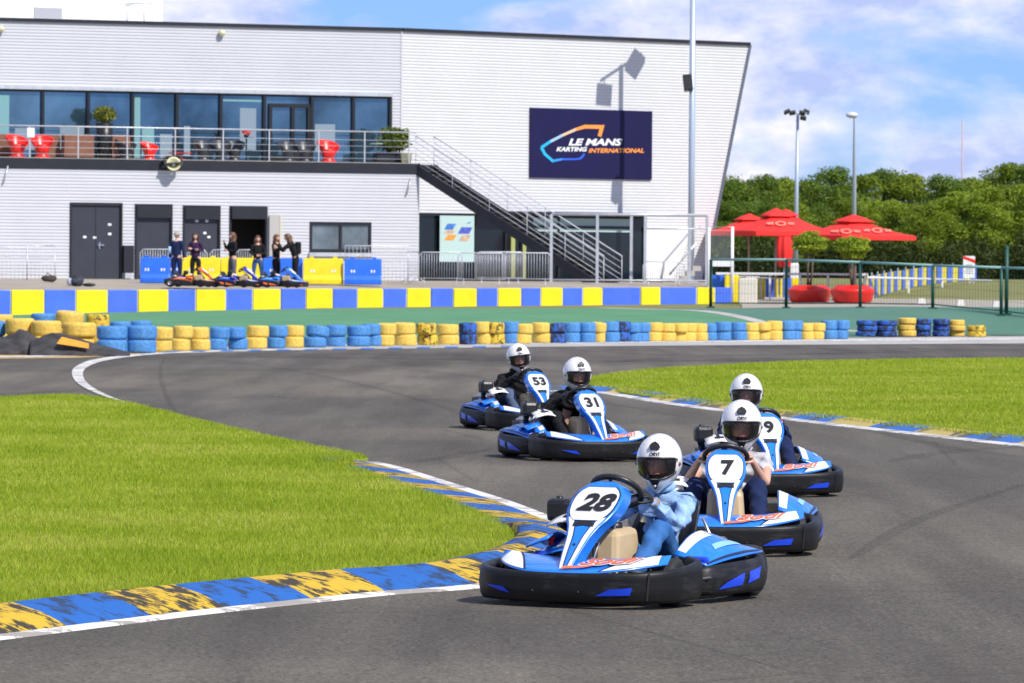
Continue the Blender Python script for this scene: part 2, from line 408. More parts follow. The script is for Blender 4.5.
# ------------------------------------------------------------------ grass areas
def mat_grass(name, a, b, c):
    m = bpy.data.materials.new(name); m.use_nodes = True; t = m.node_tree; bs = t.nodes['Principled BSDF']
    bs.inputs['Roughness'].default_value = .55; bs.inputs['Specular IOR Level'].default_value = .25
    g = t.nodes.new('ShaderNodeNewGeometry'); tcn = t.nodes.new('ShaderNodeTexCoord')
    r = t.nodes.new('ShaderNodeValToRGB'); e = r.color_ramp.elements
    e[0].position = 0; e[0].color = (*a, 1); e[1].position = 1; e[1].color = (*c, 1); q = e.new(.55); q.color = (*b, 1)
    n = t.nodes.new('ShaderNodeTexNoise'); n.inputs['Scale'].default_value = .4; n.inputs['Detail'].default_value = 8; n.inputs['Roughness'].default_value = .72
    t.links.new(tcn.outputs['Object'], n.inputs['Vector'])
    mr = t.nodes.new('ShaderNodeMapRange'); mr.inputs['From Min'].default_value = .3; mr.inputs['From Max'].default_value = .7; mr.inputs['To Min'].default_value = -.25; mr.inputs['To Max'].default_value = .42
    t.links.new(n.outputs['Fac'], mr.inputs['Value'])
    ad = t.nodes.new('ShaderNodeMath'); ad.operation = 'MULTIPLY_ADD'; ad.inputs[1].default_value = .75
    t.links.new(g.outputs['Random Per Island'], ad.inputs[0]); t.links.new(mr.outputs[0], ad.inputs[2]); t.links.new(ad.outputs[0], r.inputs[0])
    t.links.new(r.outputs[0], bs.inputs['Base Color'])
    tr = t.nodes.new('ShaderNodeBsdfTranslucent'); mx_ = t.nodes.new('ShaderNodeMixShader'); mx_.inputs[0].default_value = .35
    t.links.new(r.outputs[0], tr.inputs[0]); t.links.new(bs.outputs[0], mx_.inputs[1]); t.links.new(tr.outputs[0], mx_.inputs[2])
    t.links.new(mx_.outputs[0], t.nodes['Material Output'].inputs[0])
    MATS[name] = m; return m
grass_m = mat_grass('grass_blades', (.20, .29, .014), (.35, .45, .022), (.58, .54, .14))
soil_m = mat('grass_bed', (.22, .27, .02), .9, col2=(.30, .35, .03), nscale=1.5, bump=.6, bscale=25)

def inpoly(x, y, poly):
    c = np.zeros(len(x), bool); n = len(poly)
    for i in range(n):
        x1, y1 = poly[i]; x2, y2 = poly[i-1]
        k = ((y1 > y) != (y2 > y)) & (x < (x2-x1)*(y-y1)/(y2-y1+1e-12)+x1); c ^= k
    return c
def blades(name, poly, dens, near, far, hgt, wid, z0, label):
    px = np.array([p[0] for p in poly]); py = np.array([p[1] for p in poly])
    X, Y = [], []
    y = near
    while y < far:
        y2 = min(far, y*1.12); x0, x1 = px.min(), px.max(); d = dens*(near/y)**1.5; n = int(d*(y2-y)*(x1-x0))
        a = rng.uniform(x0, x1, n); b = rng.uniform(y, y2, n)
        k = inpoly(a, b, poly) & (np.abs(a) < b*.112+.4); X.append(a[k]); Y.append(b[k]); y = y2
    X = np.concatenate(X); Y = np.concatenate(Y); n = len(X)
    clump = .72+.12*np.sin(X*1.7+np.sin(Y*.9)*2)*np.sin(Y*.7+X*.6)+.3*rng.random(n)
    sc = np.clip((Y/near)**.5, 1, 3)
    h = hgt*clump*rng.uniform(.6, 1.3, n); w = wid*sc*rng.uniform(.7, 1.3, n)
    an = rng.uniform(0, 2*pi, n); ln = rng.uniform(0, 2*pi, n); lm = h*rng.uniform(.1, 1.0, n)
    v = np.empty((n, 3, 3), np.float32)
    v[:, 0, 0] = X-np.cos(an)*w/2; v[:, 0, 1] = Y-np.sin(an)*w/2; v[:, 0, 2] = z0
    v[:, 1, 0] = X+np.cos(an)*w/2; v[:, 1, 1] = Y+np.sin(an)*w/2; v[:, 1, 2] = z0
    v[:, 2, 0] = X+np.cos(ln)*lm; v[:, 2, 1] = Y+np.sin(ln)*lm; v[:, 2, 2] = z0+h
    me = bpy.data.meshes.new(name); me.vertices.add(3*n); me.loops.add(3*n); me.polygons.add(n)
    me.vertices.foreach_set('co', v.ravel()); me.loops.foreach_set('vertex_index', np.arange(3*n, dtype=np.int32))
    me.polygons.foreach_set('loop_start', np.arange(0, 3*n, 3, dtype=np.int32)); me.update(); me.validate()
    me.materials.append(grass_m)
    o = bpy.data.objects.new(name, me); C.objects.link(o); o['kind'] = 'stuff'; o['label'] = label; return o

# kerb: outer (track side) edge in pixels of the photograph, measured on the ground
KO = [(-90, 650), (0, 640), (100, 627.5), (200, 615), (330, 601), (400, 594), (470, 589), (530, 581), (580, 568), (603, 552), (597, 537), (572, 524.5), (545, 514), (510, 501), (470, 488.5), (430, 476), (402, 467.5), (378, 462)]
kp = [G(*p) for p in KO]; kp = spline(kp, 10)
# resample evenly
def resample(pts, step):
    o = [pts[0]]; acc = 0; out_ = [pts[0]]
    for a, b in zip(pts[:-1], pts[1:]):
        d = (b-a).length; s_ = 0
        while acc+d-s_ >= step:
            s_ += step-acc; acc = 0; out_.append(a+(b-a)*(s_/d))
        acc += d-s_
    return out_
kp = resample(kp, .12)
def kerb(name, pts, side, widths, blk, seed, mats_, hs=1., tipf=0.):
    """cross-section: white line flat, then a ramp rising to the grass side"""
    mb = MB(); n = len(pts)
    nr = []
    for i in range(n):
        a = pts[max(i-3, 0)]; b = pts[min(i+3, n-1)]; d = (b-a).normalized(); nr.append(Vector((-d.y, d.x, 0))*side)
    prof = [(-.012, -.004), (0, .008), (widths[0], .012), (widths[0]+.015, .02), (widths[0]+widths[1]*.35, .075), (widths[0]+widths[1]*.75, .118), (widths[0]+widths[1], .105), (widths[0]+widths[1]+.02, -.01)]
    base = len(mb.v)
    for i in range(n):
        far = sm((i/n-tipf)/.12) if tipf else 0.
        for (w, z) in prof:
            z = z*hs*(1-.62*far); p = pts[i]+nr[i]*(w*(1+.30*far*(w > widths[0]+.02)*.4)); mb.v.append((p.x, p.y, z))
    k = len(prof); st = .12
    for i in range(n-1):
        for j in range(k-1):
            # skew the block joint a little
            cum = i*st if not tipf else min(i, tipf*n)*st+max(0, i-tipf*n)*st*.70; t = (cum+j*.015)/blk
            mi = 0 if j <= 1 else (1 if int(t+seed) % 2 == 0 else 2)
            mb.f.append([i*k+j, (i+1)*k+j, (i+1)*k+j+1, i*k+j+1]); mb.m.append(mi); mb.s.append(True)
    return struct(name, mb, mats_, recalc=False)
TIP = next(i for i, p in enumerate(kp) if p.y > G(600, 545).y)/len(kp)
kerb('painted_kerb', kp, 1, (.12, .42), .78, 0, [line, bluew, yelw], tipf=TIP)
inner = [(p.x, p.y) for p in kp]
# grass on the left: inside of that kerb, up to its far edge
nrm = []
gi = []
for i in range(0, len(kp), 4):
    a = kp[max(i-3, 0)]; b = kp[min(i+3, len(kp)-1)]; d = (b-a).normalized(); q = kp[i]+Vector((-d.y, d.x, 0))*(.56-.02*sm((i/len(kp)-TIP)/.12)); gi.append((q.x, q.y))
topedge = [G(x, y) for x, y in sp2([(330, 453.5), (300, 447), (250, 435.5), (200, 424), (160, 413), (125, 405), (90, 399.5), (60, 398), (0, 400), (-120, 405)], 5)]
gi = gi[:int(len(gi)*.93)]
polyL = gi+[(p.x, p.y) for p in (G(352, 464), G(368, 461), G(350, 456.5))]+[(p.x, p.y) for p in topedge]
def bed(name, poly, z):
    mb = MB(); bm = bmesh.new(); vs = [bm.verts.new((x, y, z)) for x, y in poly]; f = bm.faces.new(vs)
    bmesh.ops.triangulate(bm, faces=[f]); bm.verts.index_update()
    mb.add([v.co for v in bm.verts], [tuple(v.index for v in f_.verts) for f_ in bm.faces]); bm.free()
    n = len(poly)
    mb.add([(x, y, z) for x, y in poly]+[(x, y, -.03) for x, y in poly], [(i, (i+1) % n, n+(i+1) % n, n+i) for i in range(n)])
    return struct(name, mb, soil_m, recalc=False)
bed('left_lawn_bed', polyL, .03)
blades('left_lawn_grass', polyL, 6500, 24., 72., (.046), .0055, .028, 'short bright grass between the painted kerb and the track')
# right lawn
rp = [G(x, y) for x, y in sp2([(1130, 454), (1024, 443.5), (940, 434.5), (860, 425.5), (780, 416), (700, 405.5), (650, 398.5), (612, 392.5)], 6)]
rt_top = [G(x, y) for x, y in sp2([(596, 389), (586, 384.5), (590, 380), (640, 373), (700, 368.5), (800, 363.8), (900, 361.5), (1024, 360.5), (1130, 361)], 5)]
polyR = [(p.x, p.y) for p in rp]+[(p.x, p.y) for p in rt_top]
bed('right_lawn_bed', polyR, .03)
blades('right_lawn_grass', polyR, 1900, 46., 98., .055, .012, .028, 'bright grass infield on the right between track arms')
rk = [G(x, y) for x, y in sp2([(1150, 456.5), (1024, 446.5), (940, 437.5), (860, 428.5), (780, 419), (700, 408.5), (650, 401.5), (605, 394), (570, 391), (540, 392)], 8)]
rk = resample(rk, .12)
kerb('right_kerb', rk, -1, (.20, .34), 1.7, 0, [line, mat_worn('blue_kerb_paint', (.04, .15, .46), (.08, .09, .10), .3, 4), mat_worn('ochre_kerb_paint', (.50, .38, .12), (.14, .12, .08), .4, 4)], .55)

# ------------------------------------------------------------------ plateau in front of the building
def zp(Y): return .97+.33*max(0, min(1, (Y-151)/19))
terr = mat('sandy_tarmac', (.33, .29, .23), .9, noise=.12, nscale=.4, bump=.2, bscale=4)
mb = MB(); xr_ = P(736, 285, 166).x
fr = [(-60, 146.)]+[(P(x, 290, 1).x*(149.6+15*(x/732.)), 149.6+15*(x/732.)+.35) for x in (-14, 200, 400, 600, 732)]
rows = [(fr[i][0], fr[i][1]) for i in range(len(fr))]
top = []; n = len(rows)
xsb = [r[0] for r in rows]
for i, (x, y) in enumerate(rows): top += [(x, y, .93), (x+(0 if i < n-1 else .3), max(170, y+1), 1.30)]
mb.add(top, [(2*i, 2*i+1, 2*i+3, 2*i+2) for i in range(n-1)])
low = [(x, y, -.05) for x, y, z in top]
mb.add(top+low, [(2*i, 2*i+2, 2*n+2*i+2, 2*n+2*i) for i in range(n-1)]+[(2*n-2, 2*n-1, 4*n-1, 4*n-2)])
xe = rows[-1][0]+.3; mb.add([(-60, 170, 1.30), (xe, 170, 1.30), (xe+1.4, 215, 1.30), (-60, 215, 1.30), (xe, 170, 0), (xe+1.4, 215, 0)], [(0, 1, 2, 3), (1, 4, 5, 2)])
struct('paddock_terrace', mb, terr, recalc=False)

# ------------------------------------------------------------------ coloured wall
bx = [-14, 11, 44.5, 76, 108, 138, 168.5, 196, 226, 253, 281, 306, 333, 357.5, 383.5, 407, 431, 453.5, 477, 498, 521.5, 541, 563, 583, 603, 640.7, 660.6, 697, 715.4, 732.5]
def wallY(px): return 149.6+15*(px/732.)**1.0
wall_blue = mat('wall_blue_paint', (.06, .15, .72), .5, noise=.1, nscale=1.5); wall_yel = mat('wall_yellow_paint', (.80, .67, .006), .5, noise=.08, nscale=1.5)
bt = thing('safety_barrier', 'long low wall of alternating blue and yellow panels before the paddock', 'wall', P(360, 300, 157))
for i in range(len(bx)-1):
    a = P(bx[i], 290, wallY(bx[i])); b = P(bx[i+1], 290, wallY(bx[i+1])); a.z = b.z = 0
    ta = P(bx[i], 290.2-3*(bx[i]/733), wallY(bx[i])).z; tb = P(bx[i+1], 290.2-3*(bx[i+1]/733), wallY(bx[i+1])).z
    d = (b-a); d2 = d.normalized(); q = Vector((-d2.y, d2.x, 0))*.5; e = d2*.02
    za = zg(a.x, a.y)-.3; zb = zg(b.x, b.y)-.3; h_ = random.uniform(-.008, .008); off = q*random.uniform(-.04, .04)
    A, B = a+e+off, b-e+off
    mb = MB(); mb.hexa([(A.x, A.y, za), (B.x, B.y, zb), (B.x+q.x, B.y+q.y, zb), (A.x+q.x, A.y+q.y, za)], [(A.x, A.y, ta+h_), (B.x, B.y, tb+h_), (B.x+q.x, B.y+q.y, tb+h_), (A.x+q.x, A.y+q.y, ta+h_)])
    obj('panel', mb, wall_blue if i % 2 == 0 else wall_yel, bt, world=True, bevel=.02)
for i in range(1, len(bx)-1):
    a = P(bx[i], 290, wallY(bx[i])); ta = P(bx[i], 290.2-3*(bx[i]/733), wallY(bx[i])).z; mb = MB(); mb.box((a.x, a.y+.26, ta/2-.02), (.06, .44, ta+.0)); obj('joint', mb, white, bt, world=True)

# ------------------------------------------------------------------ tyres
tyB = mat('tyre_blue_paint', (.06, .22, .50), .7, noise=.30, nscale=5, bump=.3, bscale=14)
tyY = mat('tyre_yellow_paint', (.68, .46, .08), .7, noise=.22, nscale=5, bump=.3, bscale=14)
tyD = mat_worn('tyre_scuffed_blue_paint', (.03, .12, .48), (.03, .035, .05), .50, 7)
tyYd = mat_worn('tyre_scuffed_yellow_paint', (.68, .46, .05), (.09, .07, .03), .35, 7)
TM = {}
def tyre_mesh(m):
    if m.name in TM: return TM[m.name]
    mb = MB(); w = .5   # unit: radius 1, height 1
    prof = [(.60, .12), (.66, .03), (.82, 0), (.94, .05), (.995, .17), (1., .32), (.997, .34), (1., .36), (1., .64), (.997, .66), (1., .68), (.995, .83), (.94, .95), (.82, 1.), (.66, .97), (.60, .88), (.60, .12)]
    mb.lathe(prof, n=28)
    o = obj('tmp', mb, m); me = o.data; bpy.data.objects.remove(o); TM[m.name] = me; return me
NST = {}
def ordn(n): return f"{n}{'th' if 10 <= n % 100 <= 20 else {1: 'st', 2: 'nd', 3: 'rd'}.get(n % 10, 'th')}"
COLN = {'B': ('blue', tyB), 'Y': ('yellow', tyY), 'D': ('scuffed blue', tyD), 'X': ('scuffed yellow', tyYd)}
def stack(xl, xr, yb, c, n, hpx, dy=0., tilt=0., z0=0, where='in the long wall', h=None):
    base = G((xl+xr)/2, yb, z0); Y = base.y+dy; s_ = FPX/Y
    ctr = P((xl+xr)/2, yb, Y); rad = max(.21, (xr-xl)/s_/2*1.02); hh = hpx/s_/n
    cn, m = COLN[c]; key = (cn, where); NST[key] = NST.get(key, 0)+1
    for k in range(n):
        o = bpy.data.objects.new('tyre', tyre_mesh(m)); C.objects.link(o)
        o.location = (ctr.x+random.uniform(-.03, .03), Y+random.uniform(-.05, .05), z0+k*hh*.995); o.scale = (rad, rad, hh)
        o.rotation_euler = (0, tilt*(k+.3) if k else 0, random.uniform(0, 6))
        lv = {1: ['lying alone'], 2: ['bottom of a two-high stack', 'top of a two-high stack'], 3: ['bottom of a three-high stack', 'middle of a three-high stack', 'top of a three-high stack']}[n][k]
        lv2 = {1: 'only', 2: ['bottom', 'top'], 3: ['bottom', 'middle', 'top']}[n][k]
        tag(o, f'{lv2} tyre of the {ordn(NST[key])} {cn} stack from the left {where}', 'tyre', f'painted tyres {where}')
def ybase(px): return 353.2-.0285*(px-120) if px < 330 else (347.2-.017*(px-330) if px < 650 else 341.8-.0125*(px-650))
long_ = [(151.5, 172, 'Y'), (172, 191, 'Y'), (190.5, 210, 'Y'), (209.5, 227.5, 'B'), (227.5, 246, 'B'), (247, 268, 'Y'), (268, 286, 'B'), (286, 304.5, 'Y'), (305, 327, 'B'), (327, 346, 'B'), (346.5, 369, 'B'), (368, 376, 'B'), (375.5, 394.5, 'Y'), (394.5, 416, 'Y'), (417, 436, 'X'), (436.5, 457.5, 'Y'), (458.5, 475.5, 'D'), (475.5, 490, 'Y'), (488, 502, 'X'), (502, 518, 'B'), (514, 531.5, 'Y'), (531.5, 549, 'Y'), (549, 565, 'D'), (565, 580, 'B'), (580.5, 594, 'B'), (593, 605, 'Y'), (605, 618, 'B'), (614, 628, 'D'), (628, 646.5, 'B'), (646.5, 660, 'Y'), (660, 674, 'Y'), (674, 692.5, 'Y'), (692.5, 705, 'Y'), (704, 717, 'B'), (716, 731, 'B'), (731, 745, 'B'), (743, 757, 'Y'), (757, 770, 'Y'), (769, 781, 'Y'), (780.5, 800, 'B'), (800, 823, 'Y'), (823, 848, 'B')]
for i, (a, b, c) in enumerate(long_):
    w = b-a; hp = 24.5-(i*.17); hp = max(hp, 18.5)+random.uniform(-1.6, 1.2)
    if w > 18 and i > 24:       # two tyres side by side at this distance
        mid = (a+b)/2
        stack(a, mid+1, ybase(a), c, 2, hp, 0.1); stack(mid-1, b, ybase(a), c, 2, hp, .3); continue
    stack(a-.4, b+.4, ybase((a+b)/2), c, 2, hp, (i % 2)*.35+random.uniform(-.1, .1), tilt=.14 if a in (305, 549) else random.uniform(-.05, .05))
for a, b, c, n, hp in [(856.5, 876.5, 'D', 3, 16.5), (875.5, 896.5, 'D', 3, 16.5), (898, 916, 'Y', 3, 19), (916.5, 932, 'D', 3, 18), (932.5, 949, 'D', 3, 18), (949, 965, 'Y', 3, 17)]:
    stack(a, b, 336.8, c, n, hp, .1, where='at the far right end')
stack(967, 985.5, 337.3, 'X', 2, 12, .2, where='at the far right end')
LG = 'behind the black mats'
stack(109, 130, 346.5, 'B', 2, 24, 1.6, where='behind the big blue stacks'); stack(131, 152, 346, 'B', 2, 24, 2., where='behind the big blue stacks')
stack(-22, 5, 351, 'B', 2, 30, .2, where=LG); stack(5, 34, 351.5, 'Y', 2, 33, .4, where=LG); stack(31, 61, 352, 'Y', 2, 31, .5, where=LG); stack(62, 95, 352.5, 'Y', 2, 30, .2, where=LG)
stack(96, 126.5, 353.4, 'B', 2, 27.5, 0, where=LG); stack(126.5, 156.5, 353.4, 'B', 2, 28, 0, where=LG)
stack(-12, 12, 347, 'Y', 2, 31, 2.2, where='behind the front heap')
stack(56, 84, 346.5, 'Y', 2, 33.5, 2.4, where='behind the front heap', tilt=.06); stack(85, 108, 346, 'X', 2, 30, 2.6, where='behind the front heap'); stack(31, 55, 346.5, 'B', 2, 31, 3, where='behind the front heap')

# black rubber mats thrown over the tyres
rubm = mat('black_rubber_mat', (.04, .037, .036), .8, bump=.8, bscale=5, noise=.5, nscale=4)
def heap(pxs, Y0, Y1, name, label):
    base = P(sum(x for x, y in pxs)/len(pxs), 352, Y0); base.z = 0
    top = [P(x, y, Y0+.55*(Y1-Y0)) for x, y in pxs]; n = len(top)-1; mb = MB()
    def fn(a, b):
        i = a*n; k = min(int(i), n-1); t = i-k; p = top[k]*(1-t)+top[k+1]*t; z = max(p.z, .04)
        yy = Y0+(Y1-Y0)*b; pr = min(1, b*1.9)
        return Vector((p.x*yy/p.y, yy+.04*sin(a*19+b*3), max(.015, z*pr+.012*sin(a*29+b*9)*pr)))-base
    mb.grid(fn, 30, 8); o = obj(name, mb, rubm, solid=.03, recalc=False); o.location = base; tag(o, label, 'rubber mat'); return o
heap([(-30, 337), (2, 339), (12, 336), (20, 330.5), (27, 332), (34, 338), (60, 345), (95, 352)], 96.6, 98.2, 'rubber_mat', 'crumpled black rubber mat piled against the yellow tyres at far left')
m2 = heap([(30, 343), (42, 338), (52, 334), (62, 335), (75, 339), (95, 345), (115, 350), (130, 353.5)], 96.0, 97.7, 'rubber_mat', 'black rubber mat with an orange patch, sloping down before the blue tyres')
mb = MB(); q = [P(62, 337.5, 96.5), P(89, 344, 96.5), P(89, 349, 96.2), (P(57, 344, 96.2))]
q2 = [Vector(p)+Vector((0, -.06, .01)) for p in q]; mb.prism([v-m2.location for v in q2], (0, .02, .005)); obj('orange_patch', mb, mat('orange_paint', (.75, .30, .02), .6, noise=.15, nscale=6), m2)
# ------------------------------------------------------------------ the building
Z1 = Vector((0, 0, 1))
class Wing:
    def __init__(s, a, b):
        s.o = Vector((a.x, a.y, 0)); d = Vector((b.x-a.x, b.y-a.y, 0)); s.L = d.length; s.d = d.normalized(); s.n = Vector((s.d.y, -s.d.x, 0))  # n points to the camera side
    def W(s, u, z, w=0.): return s.o+s.d*u+s.n*w+Z1*z
    def uz(s, px, py, w=0.):
        p = Fp(px, py, s.o+s.n*w, s.n); q = p-s.o; return q.dot(s.d), p.z
    def U(s, px, w=0.): return s.uz(px, 200, w)[0]
A = P(-60, 260, 172.2); B = P(400, 260, 178.5); D_ = P(748, 260, 188)
WL = Wing(A, B); WR = Wing(B, D_)
TW = 2.6   # the ground floor stands this far in front of the upper floor; its roof is the terrace
Zg = 1.28
clad = mat('cladding_shade_tone', (.56, .57, .60), .45, spec=.4, noise=.03, nscale=.6)  # white cladding too, weaker light on the turned left wing put into its colour
cladw = mat('cladding_lit_tone', (.62, .63, .645), .45, spec=.4, noise=.03, nscale=.6)  # same cladding, fuller sun on the right wing put into its colour
anth = mat('anthracite_paint', (.020, .022, .030), .5, spec=.3, noise=.1, nscale=2)
door_m = mat('anthracite_door', (.032, .036, .050), .45, noise=.08, nscale=2)
frame_m = mat('black_window_frame', (.012, .013, .016), .4)
glass = mat('dark_blue_glass', (.08, .16, .24), .05, metal=.75, spec=.6, noise=.55, nscale=.35)
glassd = mat('dark_glass', (.012, .020, .026), .08, metal=.3, spec=.6, noise=.3, nscale=.6)
glassg = mat('grey_glass', (.16, .19, .21), .1, metal=.4, spec=.5, noise=.4, nscale=.8)
bld = thing('karting_building', 'large white clubhouse with corrugated cladding, roof terrace and slanted right end', 'building', (B.x, B.y, Zg))
def ribs(wing, z0, z1, spans, w=0., rib=.112, m=clad, name='cladding', dep=.022):
    """horizontal corrugated sheets; spans(z) gives the u-intervals present at that height"""
    mb = MB(); n = max(1, round((z1-z0)/rib)); h = (z1-z0)/n
    pr = [(0, 0), (.10, 0), (.26, dep), (.84, dep), (1., 0)]
    for i in range(n):
        zb = z0+i*h
        for (ua, ub) in spans(zb+h/2):
            if ub-ua < .02: continue
            ua2, ub2 = ua, ub
            vs = []; 
            for f, dd in pr: vs += [wing.W(ua2, zb+f*h, w+dd), wing.W(ub2, zb+f*h, w+dd)]
            mb.add(vs, [(2*k, 2*k+1, 2*k+3, 2*k+2) for k in range(len(pr)-1)])
    return obj(name, mb, m, bld, world=True, recalc=False)
def wbox(mb, wing, u0, u1, z0, z1, w0, w1, mi=0):
    vs = [wing.W(u, z, w) for (u, w) in ((u0, w0), (u1, w0), (u1, w1), (u0, w1)) for z in (z0, z1)]
    mb.hexa([vs[0], vs[2], vs[4], vs[6]], [vs[1], vs[3], vs[5], vs[7]], mi); return mb
def cut(full, holes, z):
    iv = [full]
    for (u0, u1, z0, z1) in holes:
        if z0 <= z <= z1:
            nx_ = []
            for a, b in iv:
                if u1 <= a or u0 >= b: nx_.append((a, b))
                else:
                    if u0 > a: nx_.append((a, u0))
                    if u1 < b: nx_.append((u1, b))
            iv = nx_
    return iv
# --- upper left wing
uB = WL.L
zroofL = WL.uz(200, 25.5)[1]; 
g0 = -3.0; g1 = WL.U(389.5); zg0, zg1 = WL.uz(200, 158)[1]-.35, WL.uz(200, 93)[1]
ZT = WL.uz(200, 160.5, TW)[1]      # terrace floor level
ribs(WL, zg1, zroofL, lambda z: [(-3, uB)])
ribs(WL, ZT, zg1, lambda z: [(g1, uB)])
# --- right wing with the slanted end
uS0, zS0 = WR.uz(748.5, 45); uS1, zS1 = WR.uz(713.6, 221)
def uend(z): return uS0+(z-zS0)*(uS1-uS0)/(zS1-zS0)
zroofR = zroofL
gl = (WR.U(405), WR.U(646), Zg-.1, WR.uz(500, 214)[1])
ribs(WR, Zg, zroofR, lambda z: cut((0, uend(z)), [gl], z), m=cladw)
# side face, roof deck, back
DEP = 16
mb = MB()
def Vb(p, back): return p-WR.n*back
e0, e1 = WR.W(uend(Zg), Zg), WR.W(uend(zroofR), zroofR)
mb.add([e0, e1, e1-WR.n*DEP, e0-WR.n*DEP], [(0, 1, 2, 3)])
obj('side_wall', mb, clad, bld, world=True, recalc=False)
mb = MB()
a_ = WL.W(-3, zroofL-.02); b_ = WL.W(uB, zroofL-.02); c_ = WR.W(uend(zroofR), zroofR-.02)
mb.add([a_, b_, c_, c_-WR.n*DEP, b_-WR.n*DEP, a_-WL.n*DEP], [(0, 1, 4, 5), (1, 2, 3, 4)])
obj('roof', mb, mat('grey_roof_membrane', (.3, .3, .3), .9), bld, world=True, recalc=False)
mb = MB()
bk = [a_-WL.n*DEP, b_-WR.n*DEP, c_-WR.n*DEP]
for p, q in ((bk[0], bk[1]), (bk[1], bk[2]), (bk[0], a_)):
    mb.add([p, q, Vector((q.x, q.y, Zg)), Vector((p.x, p.y, Zg))], [(0, 1, 2, 3)])
obj('back_wall', mb, clad, bld, world=True, recalc=False)
# black roof trim
mb = MB(); wbox(mb, WL, -3, uB, zroofL-.02, zroofL+.10, -.1, .10); wbox(mb, WR, 0.02, uend(zroofR)+.03, zroofR-.02, zroofR+.10, -.1, .105)
obj('roof_edge', mb, anth, bld, world=True)
mb = MB(); q0, q1 = WR.W(uend(Zg), Zg, .05), WR.W(uend(zroofR), zroofR, .05)
mb.prism([q0, q1, q1+WR.d*.13, q0+WR.d*.13], -WR.n*.2); obj('corner_trim', mb, mat('slate_trim', (.10, .12, .16), .5), bld, world=True)
mb = MB(); wbox(mb, WR, -.03, .03, ZT-1.0, zroofR-.05, .026, .036); obj('joint_strip', mb, clad, bld, world=True)
for pxs in (349/2.438-180+0,):
    pass
# --- glazing of the upper floor
mull = [-3, 42, 87.5, 131.8, 176, 220, 263.5, 311, 352.5, 389.5]
mus = [g0]+[WL.U(p) for p in mull[1:]]
for i in range(len(mus)-1):
    u0, u1 = mus[i], mus[i+1]; z0 = ZT; zt_ = zg1
    mb = MB(); wbox(mb, WL, u1-.05, u1+.05, z0, zt_, -.1, .09); wbox(mb, WL, u0+.05, u1-.05, zt_-.07, zt_, -.08, .05); wbox(mb, WL, u0+.05, u1-.05, z0, z0+.10, -.08, .05)
    wf = obj('window_frame', mb, frame_m, bld, world=True)
    mb = MB(); wbox(mb, WL, u0+.05, u1-.05, z0+.10, zt_-.07, -.06, -.04); o = obj('pane', mb, glass, None)
    o.parent = wf; o.matrix_parent_inverse = Matrix.Identity(4)
    o.data.transform(Matrix.Translation(-bld.location))
blind = mat('teal_blind', (.16, .34, .36), .6); bw = mat('grey_blind', (.20, .27, .33), .6)
for x0, x1, y0, y1, m_ in ((-3, 9, 95, 150, blind), (132.5, 140, 96, 160, blind), (142, 154, 128, 156, blind), (184, 190, 126, 156, bw), (223, 262, 99, 102, blind), (15, 35, 128, 150, bw), (160, 172, 134, 158, bw), (60, 84, 126, 150, bw), (315, 335, 124, 152, bw), (240, 256, 108, 150, bw)):
    ua, za = WL.uz(x0, y0, -.03); ub, zb3 = WL.uz(x1, y1, -.03); mb = MB(); wbox(mb, WL, ua, ub, max(zb3, ZT+.1), za, -.038, -.030); obj('blind', mb, m_, bld, world=True)
# terrace door inside one bay
ud0, ud1, udm = WL.U(268), WL.U(309), WL.U(290.5); zd = WL.uz(290, 107.5)[1]
mb = MB()
for u in (ud0, udm, ud1-.09): wbox(mb, WL, u, u+.12, ZT, zd, -.035, .07)
wbox(mb, WL, ud0, ud1, zd, zd+.13, -.035, .07); wbox(mb, WL, ud0, ud1, ZT+.1, ZT+.3, -.035, .06)
dr = obj('terrace_door', mb, frame_m, bld, world=True)
# aluminium flashing over the glazing
mb = MB(); wbox(mb, WL, -3, g1+.05, zg1+.005, zg1+.13, .03, .16); obj('flashing', mb, galv, bld, world=True)
# --- ground floor block
uE = WL.U(419, TW)
def hole(x0, x1, y0, y1): a, zt_ = WL.uz(x0, y0, TW); b, _ = WL.uz(x1, y0, TW); _, zb_ = WL.uz(x1, y1, TW); return (a, b, zb_, zt_)
H1 = hole(71, 121, 203.5, 300); H2 = hole(136, 171, 205, 300); H3 = hole(184, 219, 206.5, 300); H4 = hole(230.5, 266, 207.5, 300); HW = hole(310, 370.5, 222.5, 252)
for h_ in (H1, H2, H3, H4): pass
ribs(WL, Zg, ZT-.36, lambda z: cut((-3, uE), [H1, H2, H3, H4, HW], z), w=TW)
mb = MB(); wbox(mb, WL, -3, uE, Zg-.4, Zg, .2, TW+.0); obj('plinth', mb, concrete, bld, world=True)
mb = MB(); wbox(mb, WL, uE-.02, uE, Zg, ZT-.36, 0.03, TW+.02); obj('end_wall', mb, cladw, bld, world=True)
mb = MB(); wbox(mb, WL, -3, uE+.02, ZT-.36, ZT-.001, 0.03, TW+.06); obj('terrace_edge', mb, anth, bld, world=True)
mb = MB(); wbox(mb, WL, -3, uE, ZT, ZT+.02, 0.03, TW+.05); obj('terrace_floor', mb, concrete, bld, world=True)
